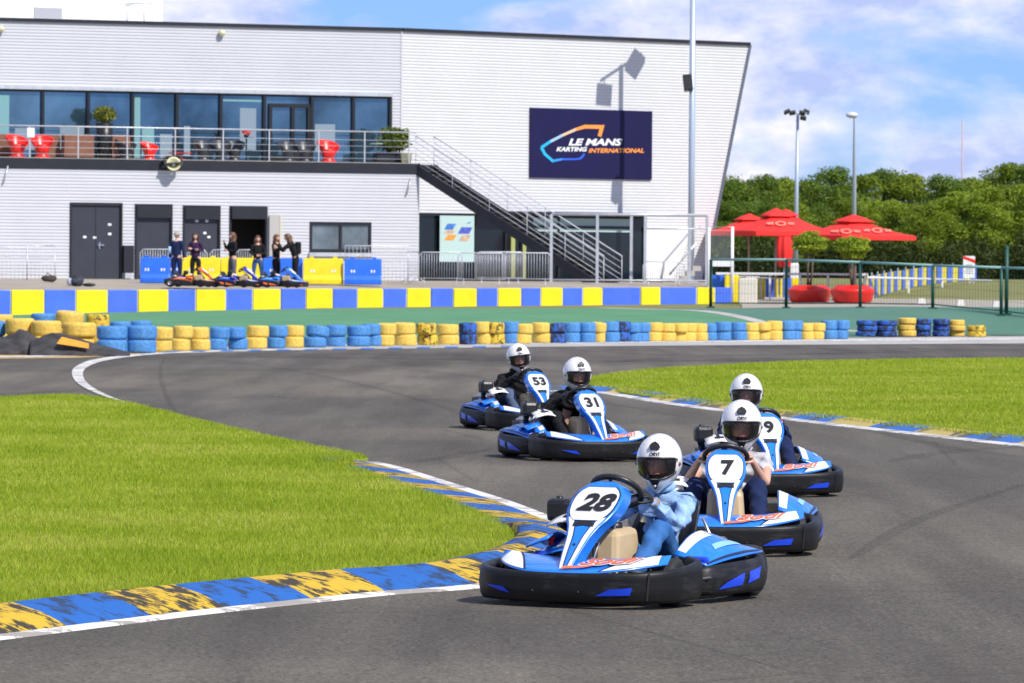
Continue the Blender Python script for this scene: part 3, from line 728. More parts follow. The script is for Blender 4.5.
# doors
def leaf(h, w0=TW-.08, name='door', box=True, m=door_m, split=False):
    u0, u1, z0, z1 = h; z0 = Zg+.02; mb = MB()
    wbox(mb, WL, u0-.05, u0+.02, z0, z1+.04, w0, TW+.05); wbox(mb, WL, u1-.02, u1+.05, z0, z1+.04, w0, TW+.05); wbox(mb, WL, u0+.02, u1-.02, z1-.03, z1+.04, w0, TW+.05)
    o = obj('door_frame', mb, frame_m, bld, world=True)
    mb = MB(); top = z1-.03-(.42 if box else 0)
    wbox(mb, WL, u0+.02, u1-.02, z0, top, w0, w0+.04)
    if split: wbox(mb, WL, (u0+u1)/2-.015, (u0+u1)/2+.015, z0, top, w0+.04, w0+.05, 1)
    if box: wbox(mb, WL, u0+.02, u1-.02, top+.002, z1-.032, w0, TW+.10, 1)
    d = obj(name, mb, [m, anth], bld, world=True)
    return o, d
_, d1 = leaf(H1, box=False, split=True); d1['label'] = 'wide double steel door'
mb = MB(); uc, zc = WL.uz(99, 245, TW); wbox(mb, WL, uc-.05, uc+.18, zc-.03, zc+.02, TW-.03, TW+.03); wbox(mb, WL, uc, uc+.05, zc-.14, zc+.1, TW-.035, TW-.005)
h_ = obj('handle', mb, steel, None); h_.data.transform(Matrix.Translation(-bld.location)); h_.parent = d1
mb = MB(); 
for px_, py_ in ((110, 224.5), (110, 234), (85, 237), (95, 237.5)):
    uc, zc = WL.uz(px_, py_, TW); wbox(mb, WL, uc-.06, uc+.06, zc-.04, zc+.04, TW-.038, TW-.03)
h_ = obj('notice', mb, white, None); h_.data.transform(Matrix.Translation(-bld.location)); h_.parent = d1
leaf(H2, name='roller_shutter')
_, d3 = leaf(H3, name='roller_shutter')
mb = MB()
for px_, py_ in ((197, 221), (207, 221), (205, 233), (209, 237)):
    uc, zc = WL.uz(px_, py_, TW); wbox(mb, WL, uc-.05, uc+.06, zc-.04, zc+.04, TW-.038, TW-.03)
h_ = obj('notice', mb, white, None); h_.data.transform(Matrix.Translation(-bld.location)); h_.parent = d3
u0, u1, z0, z1 = H4; mb = MB()
wbox(mb, WL, u0-.05, u0+.02, Zg, z1+.04, TW-.2, TW+.05); wbox(mb, WL, u1-.02, u1+.05, Zg, z1+.04, TW-.2, TW+.05); wbox(mb, WL, u0+.02, u1-.02, z1-.4, z1+.04, TW-.1, TW+.14)
obj('door_frame', mb, anth, bld, world=True)
# dim room behind the open door
mb = MB(); wbox(mb, WL, u0-1.0, u0-.9, Zg, z1, .3, TW-.2); wbox(mb, WL, u1+.9, u1+1.0, Zg, z1, .3, TW-.2); wbox(mb, WL, u0-1, u1+1, Zg, z1, .2, .29); wbox(mb, WL, u0-1, u1+1, z1+.001, z1+.05, .2, TW-.2); wbox(mb, WL, u0-1, u1+1, Zg-.05, Zg-.001, .2, TW-.02)
obj('inner_room', mb, mat('dim_interior', (.05, .045, .045), .8), bld, world=True)
mb = MB(); ul0, ul1 = WL.U(262, TW), WL.U(279, TW); zt_ = WL.uz(270, 215, TW)[1]
wbox(mb, WL, ul0+.25, ul1, Zg+.03, zt_, TW+.06, TW+.12); o = obj('open_door', mb, mat('beige_door', (.42, .40, .38), .6), bld, world=True); o['label'] = 'beige door leaf folded back against the wall'
mb = MB(); wbox(mb, WL, ul1, ul1+.05, Zg+.03, zt_, TW+.05, TW+.14); obj('door_edge', mb, mat('cream_edge', (.62, .56, .42), .6), bld, world=True)
# small meter cabinet beside the first door
mb = MB(); wbox(mb, WL, WL.U(122.5, TW), WL.U(132.5, TW), Zg+.25, WL.uz(127, 245.5, TW)[1], TW+.03, TW+.22); cb = obj('cabinet', mb, anth, bld, world=True, bevel=.01)
mb = MB(); wbox(mb, WL, WL.U(124, TW), WL.U(131, TW), Zg+.05, Zg+.28, TW+.03, TW+.20); obj('cabinet_base', mb, galv, bld, world=True)
# strip window
u0, u1, z0, z1 = HW; mb = MB(); t = .09
wbox(mb, WL, u0-.02, u1+.02, z0-.03, z0+t, TW-.05, TW+.05); wbox(mb, WL, u0-.02, u1+.02, z1-t, z1+.03, TW-.05, TW+.05)
for u in (u0-.02, (u0+u1)/2-.04, u1-t+.02): wbox(mb, WL, u, u+t, z0+t, z1-t, TW-.05, TW+.048)
wf = obj('window', mb, frame_m, bld, world=True)
mb = MB(); wbox(mb, WL, u0+.02, u1-.02, z0+t-.02, z1-t+.02, TW-.03, TW-.01); o = obj('pane', mb, glassg, None); o.data.transform(Matrix.Translation(-bld.location)); o.parent = wf
mb = MB(); wbox(mb, WL, u0-.06, u1+.06, z0-.17, z0-.035, TW+.03, TW+.16); o = obj('sill', mb, galv, None); o.data.transform(Matrix.Translation(-bld.location)); o.parent = wf
# big ground floor glazing of the right wing
u0, u1, z0, z1 = gl
mb = MB(); wbox(mb, WR, u0, u1, Zg, z1, -4., -3.9, 0); wbox(mb, WR, u0, u1, z1, z1+.1, -4, .0, 0); wbox(mb, WR, u0, u1, Zg-.06, Zg, -4, 0, 0)
obj('lobby_wall', mb, mat('lobby_wall_paint', (.16, .15, .14), .8), bld, world=True)
ms = [u0, WR.U(440), WR.U(475), WR.U(505), WR.U(521), WR.U(558), WR.U(597), WR.U(632), u1]
for i in range(len(ms)-1):
    mb = MB(); wbox(mb, WR, ms[i]+(.0 if i else 0), ms[i]+.08, Zg, z1, -.12, .03); wbox(mb, WR, ms[i]+.08, ms[i+1], z1-.1, z1, -.12, .03); wbox(mb, WR, ms[i]+.08, ms[i+1], Zg, Zg+.08, -.12, .03)
    if i in (4, 5, 6): wbox(mb, WR, ms[i]+.08, ms[i+1], Zg+2.0, Zg+2.1, -.12, .03)
    wf = obj('glass_front', mb, frame_m, bld, world=True)
    mb = MB(); wbox(mb, WR, ms[i]+.08, ms[i+1], Zg+.08, z1-.1, -.08, -.06); o = obj('pane', mb, glassd, None); o.data.transform(Matrix.Translation(-bld.location)); o.parent = wf
mb = MB(); wbox(mb, WR, ms[2], u1+.05, z1, z1+.09, .03, .5); obj('canopy', mb, anth, bld, world=True)
pg = mat('pale_green_film', (.42, .62, .56), .5)
mb = MB(); wbox(mb, WR, WR.U(512), WR.U(516), Zg+.1, z1-.15, -.05, -.03); wbox(mb, WR, WR.U(523), WR.U(527), Zg+.1, z1-.15, -.05, -.03)
obj('door_post', mb, mat('olive_post', (.35, .38, .12), .5), bld, world=True)
mb = MB(); wbox(mb, WR, WR.U(534), WR.U(631), z1-.62, z1-.12, -.05, -.03); obj('frosted_band', mb, mat('frosted_band', (.40, .55, .53), .4), bld, world=True)
# white blank panels at the foot of the slanted end
mb = MB(); a0, a1 = WR.U(645), WR.U(691); zz0, zz1 = Zg+.05, WR.uz(668, 227)[1]
mb.prism([WR.W(a0, zz0, .05), WR.W(WR.U(672), zz0, .05), WR.W(a1, zz1, .05), WR.W(a0, zz1, .05)], WR.n*.04)
obj('wall_panel', mb, white, bld, world=True)
# poster on the glass
def banner(name, label, cat, wing, pxy, m, w):
    pass
pu0, pz1 = WR.uz(440, 215.5, .12); pu1, pz0 = WR.uz(474, 262, .12)
po = thing('poster', 'pale green poster of blue and orange slanted photos beside the stair foot', 'poster', WR.W((pu0+pu1)/2, pz0, .12))
mb = MB(); wbox(mb, WR, pu0, pu1, pz0, pz1, .10, .12); obj('sheet', mb, mat('poster_paper', (.42, .58, .55), .6), po, world=True)
pic = [(.12, .62, .47, .80, 'b'), (.60, .76, .70, .82, 'k'), (.76, .80, .92, .86, 'b'), (.52, .50, .95, .70, 'b2'), (.10, .50, .45, .60, 'o2'), (.12, .30, .50, .47, 'o'), (.55, .28, .90, .46, 'o2')]
pm = [mat('poster_blue', (.05, .16, .50), .5, noise=.5, nscale=6), mat('poster_ink', (.02, .03, .05), .5), mat('poster_indigo', (.08, .10, .45), .5, noise=.5, nscale=7), mat('poster_orange', (.75, .30, .05), .5, noise=.3, nscale=8), mat('poster_brown', (.50, .33, .22), .5, noise=.4, nscale=7)]
mb = MB(); PW = pu1-pu0; PH = pz1-pz0
for x0, y0, x1, y1, c in pic:
    s_ = .10; k = {'b': 0, 'k': 1, 'b2': 2, 'o': 3, 'o2': 4}[c]; e = lambda x, y: WR.W(pu0+x*PW, pz0+(y*.62+.36 if False else (.25+.72*y))*PH, .124)
    mb.add([e(x0, y0), e(x1-s_, y0), e(x1, y1), e(x0+s_, y1)], [(0, 1, 2, 3)], k)
obj('pictures', mb, pm, po, world=True, recalc=False)
# the sign
su0, sz1 = WR.uz(530.5, 107.5, .1); su1, sz0 = WR.uz(652, 180, .1)
sg = thing('sign', 'large navy sign reading LE MANS KARTING INTERNATIONAL on the white facade', 'sign', WR.W((su0+su1)/2, sz0, .1))
mb = MB(); wbox(mb, WR, su0, su1, sz0, sz1, .03, .10)
navy = mat('navy_sign_paint', (.013, .012, .062), .5, spec=.2, noise=.08, nscale=.8)
obj('board', mb, navy, sg, world=True, bevel=.01)
SW, SH = su1-su0, sz1-sz0
def sp(x, y, off=.106): return WR.W(su0+x*SW, sz0+y*SH, off)   # 0..1 on the board
# coords from the photograph: board spans x 72..966, y 55..575 of the enlarged crop
def sc_(x, y): return ((x-68)/898., 1-(y-50-(x-68)*.025)/517.)
stroke = [((148, 345), 26, 0), ((215, 300), 26, 0), ((300, 255), 24, 1), ((400, 210), 26, 2), ((465, 190), 34, 3), ((590, 192), 36, 3), ((572, 262), 34, 3)]
low_ = [((148, 345), 26, 0), ((175, 395), 26, 0), ((232, 445), 24, 0), ((300, 432), 18, 4), ((400, 432), 14, 5), ((438, 425), 18, 5), ((462, 392), 18, 5)]
lc = [mat('logo_cyan', (.02, .42, .70), .4), mat('logo_pale_blue', (.35, .52, .70), .4), mat('logo_sand', (.72, .50, .32), .4), mat('logo_orange', (.88, .30, .05), .4), mat('logo_sky', (.03, .28, .75), .4), mat('logo_blue', (.03, .12, .75), .4)]
def ribbon(st, off):
    mb = MB(); n = len(st); pts = [Vector((p[0], p[1], 0)) for p, w, c in st]
    L_, R_ = [], []
    for i in range(n):
        d1 = (pts[i]-pts[max(i-1, 0)]); d2 = (pts[min(i+1, n-1)]-pts[i]); 
        d1 = d1.normalized() if d1.length else d2.normalized(); d2 = d2.normalized() if d2.length else d1
        t_ = (d1+d2).normalized(); q = Vector((-t_.y, t_.x, 0)); k = min(1.8, 1/max(.4, q.dot(Vector((-d1.y, d1.x, 0))))); w = st[i][1]/2*k*.8
        L_.append(pts[i]+q*w); R_.append(pts[i]-q*w)
    vs = [sp(*sc_(p.x, p.y), off) for p in L_+R_]
    for i in range(n-1): mb.add([vs[i], vs[i+1], vs[n+i+1], vs[n+i]], [(0, 1, 2, 3)], st[i+1][2])
    return mb
mb = ribbon(stroke, .108); mb.merge(ribbon(low_, .1065)); obj('logo', mb, lc, sg, world=True, recalc=False)
def sign_text(s, x0, x1, yc, hpx, m, shear=.25, bold=.02):
    vs, fs = text2d(s, 1., bold, shear); xs = [v[0] for v in vs]; ys = [v[1] for v in vs]
    a, b, c, d = min(xs), max(xs), min(ys), max(ys); mb = MB()
    mb.add([sp(*sc_(x0+(v[0]-a)/(b-a)*(x1-x0), yc-((v[1]-c)/(d-c)-.5)*hpx+(0)), .109) for v in vs], fs)
    obj('lettering', mb, m, sg, world=True, recalc=False)
sign_text('LE MANS', 345, 742, 305, 52, white, bold=.04); sign_text('KARTING', 257, 482, 358, 34, white, bold=.04); sign_text('INTERNATIONAL', 492, 904, 368, 34, lc[3], bold=.035)
# things on the facade
def wall_thing(name, label, cat, wing, px, py, w, build):
    u, z = wing.uz(px, py, w); t_ = thing(name, label, cat, wing.W(u, z, w)); build(t_, wing, u, z, w); return t_
def flood(t_, wing, u, z, w):
    mb = MB(); wbox(mb, wing, u-.04, u+.04, z-.04, z+.04, w, w+.25); wbox(mb, wing, u-.10, u-.06, z-.15, z+.2, w, w+.04); obj('bracket', mb, anth, t_, world=True)
    mb = MB(); c = wing.W(u+.04, z-.03, w+.38); R = Matrix((wing.d, -wing.n, Z1)).transposed() @ Matrix.Rotation(radians(-35), 3, 'X')
    mb.box(c, (.26, .16, .38), 0, R); obj('housing', mb, black, t_, world=True, bevel=.02)
cream = mat('cream_plastic', (.65, .62, .42), .4)
def bulk(t_, wing, u, z, w):
    c = wing.W(u, z, w+.12); mb = MB(); mb.sphere(c, (.13, .13, .12), 16, 10); obj('lens', mb, cream, t_, world=True)
    mb = MB(); wbox(mb, wing, u-.05, u+.05, z-.05, z+.05, w, w+.1); obj('mount', mb, galv, t_, world=True)
wall_thing('wall_lamp', 'small round cream lamp high on the upper left wall', 'lamp', WL, 221, 33, .03, bulk)
wall_thing('wall_lamp', 'small round lamp at the far left of the upper wall', 'lamp', WL, 0, 29, .03, bulk)
def horn(t_, wing, u, z, w):
    R = Matrix((wing.d, -wing.n, Z1)).transposed() @ Matrix.Rotation(radians(-18), 3, 'X') @ Matrix.Rotation(radians(-14), 3, 'Z')
    c = wing.W(u, z, w+.28)
    def T(m_):
        mb2 = MB(); mb2.merge(m_, Matrix.Translation(c) @ R.to_4x4()); return mb2
    mb = MB(); mb.lathe([(.06, .25), (.08, .12), (.15, -.02), (.25, -.10), (.26, -.12), (.20, -.10), (.12, .0), (.04, .04)], ax='y', n=20); obj('horn', T(mb), mat('horn_cream', (.62, .60, .35), .4), t_, world=True)
    mb = MB(); mb.box((0, -.10, .0), (.66, .22, .05)); mb.box((0, -.02, .29), (.50, .16, .05)); mb.box((-.30, -.05, .13), (.05, .18, .30)); mb.box((.30, -.05, .13), (.05, .18, .30)); obj('hood', T(mb), frame_m, t_, world=True)
    mb = MB(); mb.sphere((0, -.12, .0), .07, 10, 8); mb.box((0, .1, -.02), (.10, .3, .08)); obj('bracket', T(mb), galv, t_, world=True)
wall_thing('loudspeaker', 'cream and black loudspeaker on the terrace edge above the shutters', 'loudspeaker', WL, 171, 165, TW+.06, horn)
def cable(t_, wing, u, z, w):
    mb = MB(); mb.tube([wing.W(u, z, w), wing.W(u-.1, z-.35, w+.05), wing.W(u-.18, z-.62, w+.02)], .03, 6); obj('arm', mb, galv, t_, world=True)
wall_thing('bracket', 'thin metal bracket hanging under the terrace edge at far left', 'bracket', WL, 8, 166, TW+.06, cable)
wall_thing('bracket', 'thin metal bracket hanging under the terrace edge by the stair head', 'bracket', WL, 411, 178, TW+.06, cable)

# upper block behind the roof, with louvre and aerial
up_ = thing('roof_plant_room', 'white box-like plant room rising behind the roof at top left', 'building', P(60, 10, 186))
w2 = Wing(P(-60, 260, 184), P(161, 260, 188.5)); mb = MB(); wbox(mb, w2, 0, w2.L, zroofL-.1, zroofL+2.2, -5, 0); obj('wall', mb, mat('bright_white_wall', (.80, .81, .83), .6, noise=.03, nscale=1), up_, world=True)
mb = MB()
for k in range(9): wbox(mb, w2, w2.U(33), w2.U(61), w2.uz(47, 20)[1]+k*.055, w2.uz(47, 20)[1]+k*.055+.035, .0, .05)
obj('louvre', mb, clad, up_, world=True)
ae = thing('roof_aerial', 'thin metal aerial frame on the roof near the plant room', 'aerial', P(138, 24, 180)); mb = MB()
p = [P(127, 25, 180), P(127, 3.5, 180), P(144, 4, 180), P(144, 24, 180)]
for a, b in ((p[0], p[1]), (p[3], p[2]), (P(125, 4, 180), P(154, 3, 180)), (P(126, 6, 180), P(134, 5, 180))): mb.tube([a, b], .022, 6)
obj('frame', mb, galv, ae, world=True)

# ------------------------------------------------------------------ terrace railing
rl = thing('terrace_railing', 'long steel railing with thin cables along the roof terrace', 'railing', WL.W(10, ZT, TW-.05))
uR0, uR1 = -3., uE-.1; HR = 1.12
rails = [(HR, .03), (HR-.30, .012), (HR-.52, .009), (HR-.74, .009), (.16, .009)]
mb = MB(); mb.tube([WL.W(uR0, ZT+HR, TW-.08), WL.W(uR1, ZT+HR, TW-.08)], .026, 8); obj('top_rail', mb, galv, rl, world=True)
for h_, r in rails[1:]:
    mb = MB(); mb.tube([WL.W(uR0, ZT+h_, TW-.08), WL.W(uR1, ZT+h_, TW-.08)], r, 6); obj('cable', mb, galv, rl, world=True)
for px_ in (-18, 30, 78.5, 127.5, 175.5, 223.5, 269.5, 319, 365, 409.5):
    u = WL.U(px_, TW); mb = MB(); wbox(mb, WL, u-.02, u+.02, ZT-.1, ZT+HR, TW-.1, TW-.06)
    obj('post', mb, galv, rl, world=True)
nz_ = thing('notice', 'small white notice fixed to the terrace railing between the red chairs', 'notice', WL.W(WL.U(30, TW), ZT+.75, TW)); u = WL.U(30.5, TW); mb = MB(); wbox(mb, WL, u-.13, u+.13, ZT+.72, ZT+1.05, TW-.02, TW-.0); obj('sheet', mb, white, nz_, world=True)

# ------------------------------------------------------------------ terrace furniture
def TL(px_, w): return WL.W(WL.U(px_, w), ZT+.02, w)
rzL = atan2(WL.d.y, WL.d.x)
def tub_chair(name, m, label, lg):
    t_ = thing(name, label, 'chair')
    mb = MB()    # flared tub: solid waist, rolled rim
    def shell(a, b):
        th = radians(-125)+radians(250)*a; r = .20+.16*sm(b)+.03*b*b; h = .20+.60*b*(.75+.25*cos(th))
        return (r*sin(th), r*cos(th), h)
    mb.grid(shell, 20, 8); obj('backrest', mb, m, t_, solid=.05)
    mb = MB(); mb.lathe([(.02, .46), (.26, .45), (.27, .40), (.20, .22), (.20, .14), (.02, .14)], n=20); obj('seat', mb, m, t_)
    mb = MB(); mb.lathe([(.02, 0), (.28, 0), (.29, .03), (.18, .12), (.17, .2), (.02, .2)], n=20); obj('base', mb, m, t_)
    return t_
redch = tub_chair('tub_chair', red, '', 0)
redpos = [(17, 'leftmost red tub chair on the terrace, beside the white notice', 2.0, .3), (42, 'second red tub chair from the left on the terrace', 2.0, -.2), (328, 'red tub chair near the right end of the terrace by the black chairs', 2.0, .2), (149, 'red tub chair behind the small red table on the terrace', .9, .5)]
for i, (px_, lb, w, r) in enumerate(redpos):
    o = redch if i == 0 else dup(redch); o.location = TL(px_, w); o.rotation_euler = (0, 0, rzL+r); o.scale = (1.02,)*3 if i < 3 else (.85,)*3
    o['label'] = lb; o['group'] = 'red tub chairs on the terrace'
blkch = tub_chair('tub_chair', mat('charcoal_plastic', (.035, .037, .045), .4), '', 0)
for i, (px_, lb, w, r) in enumerate([(203, 'black tub chair, first right of the red table on the terrace', 1.9, .4), (221, 'black tub chair in the middle of the three near the terrace centre', 1.9, 0), (234, 'black tub chair left of the tall table with red flowers', 1.5, -.4), (288, 'black tub chair in front of the terrace door, left of the pair', 1.9, .2), (305, 'black tub chair touching the red chair near the right end', 1.9, -.1), (126, 'black tub chair against the third brown planter', 1.6, .6)]):
    o = blkch if i == 0 else dup(blkch); o.location = TL(px_, w); o.rotation_euler = (0, 0, rzL+r); o.scale = (.95,)*3; o['label'] = lb; o['group'] = 'black tub chairs on the terrace'
brown = mat('brown_wood_panel', (.20, .085, .05), .6, noise=.15, nscale=3)
for i, (x0, x1, w, lb) in enumerate([(-6, 11, 1.2, 'brown wooden box behind the leftmost red chair on the terrace'), (47, 60, 1.0, 'brown wooden box right of the second red chair'), (64, 94, 1.5, 'widest brown wooden box, left of the tall black pot'), (112, 130, 1.5, 'brown wooden box right of the tall black pot')]):
    a, b = WL.U(x0, w), WL.U(x1, w); t_ = thing('planter_box', lb, 'planter', WL.W((a+b)/2, ZT+.02, w), group='brown boxes on the terrace')
    mb = MB(); wbox(mb, WL, a, b, ZT+.08, ZT+.88, w-.4, w); obj('body', mb, brown, t_, world=True, bevel=.015)
    mb = MB(); wbox(mb, WL, a+.03, b-.03, ZT+.02, ZT+.08, w-.37, w-.03); obj('plinth', mb, frame_m, t_, world=True)
leafm = mat_grass('leaves', (.035, .07, .012), (.08, .13, .02), (.20, .22, .04))
leafy = mat_grass('yellow_leaves', (.09, .12, .02), (.22, .24, .04), (.40, .33, .07))
def leaves(c, r, n, size, seed=0, fill=.4, lump=0):
    """n leaf quads scattered in an ellipsoid shell"""
    g = np.random.default_rng(seed); d = g.normal(size=(n, 3)); d /= np.linalg.norm(d, axis=1)[:, None]
    rad = (fill+(1-fill)*g.random(n))**.6
    if lump: rad *= 1+.16*np.sin(d[:, 0]*lump+seed)*np.cos(d[:, 1]*lump*1.3+1)+.12*np.sin(d[:, 2]*lump*1.7+seed*2)
    ctr = d*rad[:, None]*np.array(r)+np.array(c)
    t1 = g.normal(size=(n, 3)); t1 /= np.linalg.norm(t1, axis=1)[:, None]; t2 = np.cross(t1, d+g.normal(size=(n, 3))*.5); t2 /= np.linalg.norm(t2, axis=1)[:, None]
    s_ = size*g.uniform(.6, 1.4, n)[:, None]
    return np.stack([ctr-t1*s_, ctr-t2*s_*.45, ctr+t1*s_, ctr+t2*s_*.45], 1)
def leaf_obj(name, quads, m, parent=None):
    n = len(quads); me = bpy.data.meshes.new(name); me.vertices.add(4*n); me.loops.add(4*n); me.polygons.add(n)
    me.vertices.foreach_set('co', quads.astype(np.float32).ravel()); me.loops.foreach_set('vertex_index', np.arange(4*n, dtype=np.int32)); me.polygons.foreach_set('loop_start', np.arange(0, 4*n, 4, dtype=np.int32)); me.update(); me.validate()
    me.materials.append(m); o = bpy.data.objects.new(name, me); C.objects.link(o); o.parent = parent; return o
pt = thing('potted_plant', 'leafy yellow-green plant in a tall black pot on the terrace', 'plant', TL(104, 1.4))
mb = MB(); mb.lathe([(.02, .02), (.22, .02), (.27, .6), (.30, 1.28), (.26, 1.28), (.24, 1.2), (.02, 1.2)], n=20); obj('pot', mb, black, pt)
mb = MB(); mb.tube([(0, 0, 1.2), (.02, 0, 1.4), (0, .03, 1.6)], .02, 6); obj('stem', mb, brown, pt)
leaf_obj('foliage', leaves((0, 0, 1.58), (.42, .35, .30), 420, .09, 3), leafy, pt)
pt = thing('shrub', 'bushy green shrub with yellow tips at the right end of the terrace', 'plant', TL(393, 1.6))
mb = MB(); wbox(mb, WL, 0, 0, 0, 0, 0, 0)
mb = MB(); mb.box((-.05, 0, .20), (1.3, .5, .38), 0, Matrix.Rotation(rzL, 3, 'Z')); obj('trough', mb, anth, pt, bevel=.02)
mb = MB()
for k in range(5): mb.tube([((k-2)*.1, 0, .35), ((k-2)*.16, .03*k, .8), ((k-2)*.2, 0, 1.1)], .02, 5)
obj('stem', mb, brown, pt)
leaf_obj('foliage', np.concatenate([leaves((0, 0, .85), (.58, .4, .48), 900, .09, 5, lump=4), leaves((.25, 0, .95), (.35, .3, .3), 200, .08, 6)]), mat_grass('shrub_leaves', (.05, .10, .02), (.13, .18, .03), (.40, .38, .06)), pt)
pt = thing('plant_pot', 'small cream pot at the head of the outside stair', 'pot', TL(406, 2.2)); mb = MB(); mb.lathe([(.02, 0), (.17, 0), (.20, .36), (.22, .38), (.18, .38), (.17, .3), (.02, .3)], n=16); obj('body', mb, cream, pt)
def table(label, px_, w, m, h, r, dish=None):
    t_ = thing('terrace_table', label, 'table', TL(px_, w), rzL)
    mb = MB(); mb.lathe([(.01, h), (r, h), (r+.01, h-.015), (r, h-.03), (.01, h-.03)], n=20); obj('tabletop', mb, m, t_)
    mb = MB(); mb.tube([(0, 0, .03), (0, 0, h-.03)], .03, 8); obj('pedestal', mb, m, t_)
    mb = MB(); mb.lathe([(.01, 0), (r*.6, 0), (r*.6, .02), (.03, .05), (.01, .05)], n=16); obj('foot', mb, m, t_)
    return t_
table('low red table on the terrace above the loudspeaker', 180, 2.0, red, .26, .42)
table('black table carrying red flowers on the terrace', 246, 1.6, frame_m, .85, .30)
table('white pedestal table near the right end of the terrace', 378, 1.4, mat('pale_green_plastic', (.45, .62, .55), .5), .72, .3)
fl = thing('flower_bowl', 'red flowers standing on the black terrace table', 'flowers', TL(246, 1.6)+Vector((0, 0, .855))); mb = MB(); mb.lathe([(.01, 0), (.07, 0), (.10, .1), (.08, .1), (.01, .05)], n=12); obj('bowl', mb, frame_m, fl)
leaf_obj('flowers', leaves((0, 0, .17), (.16, .14, .10), 80, .045, 9), red, fl)

# ------------------------------------------------------------------ outside stair
S0 = P(416, 171, 176.); S1 = P(604, 286, 170.2); sd = Vector((S1.x-S0.x, S1.y-S0.y, 0)); run = sd.length; sd.normalize(); sn = Vector((sd.y, -sd.x, 0)); S0.z = ZT; S1.z = Zg-.05
palerail = mat('pale_rail_paint', (.62, .64, .67), .4)
st = thing('outside_stair', 'straight black steel stair descending from the terrace along the facade', 'staircase', Vector((S1.x, S1.y, Zg)))
def SP(t, dz=0, w=0): q = S0.lerp(S1, t); return Vector((q.x, q.y, q.z+dz))+sn*w
for w in (0, -1.0):
    mb = MB(); mb.prism([SP(0, .0, w), SP(1, .0, w), SP(1, -.38, w), SP(0, -.38, w)], sn*.06); obj('stringer', mb, anth, st, world=True)
for k in range(23):
    t = (k+.5)/23; mb = MB(); c = SP(t, -.16, -.48); R = Matrix((sd, -sn, Z1)).transposed(); mb.box(c, (.29, .93, .035), 0, R); obj('tread', mb, dark, st, world=True)
for w in (.02, -.96):
    rr = MB(); rr.tube([SP(-.004, 1.0, w), SP(1, 1.0, w), SP(1, .9, w)], .019, 8); hr = obj('handrail', rr, palerail, st, world=True)
    for h_ in (.78, .56, .34, .16):
        mb = MB(); mb.tube([SP(0, h_, w), SP(1, h_, w)], .009, 6); obj('rail', mb, palerail, st, world=True)
    for k in range(6):
        mb = MB(); mb.tube([SP(k/5, -.1, w), SP(k/5, 1.0, w)], .014, 6); obj('baluster', mb, palerail, st, world=True)
# landing that joins the terrace to the stair head
mb = MB(); a = WL.W(uE, ZT-.02, TW); b = WL.W(uE, ZT-.02, TW-1.3); mb.hexa([a-Z1*.34, SP(0, -.36, .06), SP(0, -.36, -1.2), b-Z1*.34], [a, SP(0, -.02, .06), SP(0, -.02, -1.2), b]); obj('landing', mb, anth, st, world=True)

# ------------------------------------------------------------------ tall post enclosure in front of the glass
en = thing('post_enclosure', 'pale steel post and rail frame below the stair beside the tall mast', 'fence', P(630, 285, 168.5))
eY = 168.5
def ep(px_, z, Y=eY): q = P(px_, 280, Y); return Vector((q.x, Y, z))
ztop = P(600, 214.5, eY).z; zb_ = zp(eY)
for px_, yy in ((551, 0), (597, 0), (631, 1.5), (645, 0), (689.5, 2.0), (706.5, .5)):
    mb = MB(); q = ep(px_, 0, eY+yy); mb.box((q.x, q.y, (ztop+zb_)/2), (.10, .10, ztop-zb_)); obj('post', mb, galv, en, world=True)
for h_ in (ztop, ):
    mb = MB(); mb.tube([ep(551, h_), ep(706.5, h_)], .05, 8); obj('top_rail', mb, galv, en, world=True)
mb = MB(); mb.tube([ep(645, zb_+1.9), ep(706, zb_+1.9)], .03, 6); mb.tube([ep(551, zb_+.12), ep(706, zb_+.12)], .03, 6); obj('rail', mb, galv, en, world=True)
clearm = mat('clear_panel', (.75, .82, .82), .05, alpha=.05, spec=.15)
# small hand-rail stair at the slanted end
hs = thing('side_steps', 'short concrete steps with twin handrails at the foot of the slanted end', 'steps', P(676, 284, 176))
q = P(672, 284, 176); mb = MB()
for k in range(4): mb.box((q.x+.2+.22*k, 176, Zg+.09+.18*k-.09), (.3, 1.4, .18+.0*k))
obj('steps', mb, concrete, hs, world=True)
for yy in (-.65, .65):
    mb = MB(); mb.tube([(q.x-.4, 176+yy, Zg), (q.x-.3, 176+yy, Zg+.75), (q.x+.75, 176+yy, Zg+2.0), (q.x+1.0, 176+yy, Zg+2.0)], .03, 6); mb.tube([(q.x-.1, 176+yy, Zg+.3), (q.x+.9, 176+yy, Zg+1.5)], .02, 6); obj('handrail', mb, galv, hs, world=True)

# ------------------------------------------------------------------ lamp poles
polem = mat('pale_blue_grey_pole', (.42, .50, .60), .4, metal=.3)
PY = 181.5
pb = P(690.8, 285, PY); pb.z = zp(PY)
pl = thing('lighting_mast', 'tall pale mast before the white facade with a black floodlight partway up', 'mast', pb)
htop = 12.05
mb = MB(); mb.tube([pb, pb+Vector((0, 0, htop*.35)), pb+Vector((0, 0, htop))], [.125, .118, .105], 14); obj('pole', mb, polem, pl, world=True)
mb = MB(); mb.box(pb+Vector((0, -.0, .02)), (.5, .5, .04)); mb.box(pb+Vector((0, -.14, 5.3)), (.5, .26, .9)) if False else None; obj('base_plate', mb, galv, pl, world=True)
zb7 = P(687, 83, PY).z-pb.z; mb = MB(); mb.box(pb+Vector((-.17, -.12, zb7)), (.34, .30, .60), 0, Matrix.Rotation(radians(-14), 3, 'X') @ Matrix.Rotation(radians(-6), 3, 'Y')); obj('floodlight', mb, black, pl, world=True, bevel=.03)
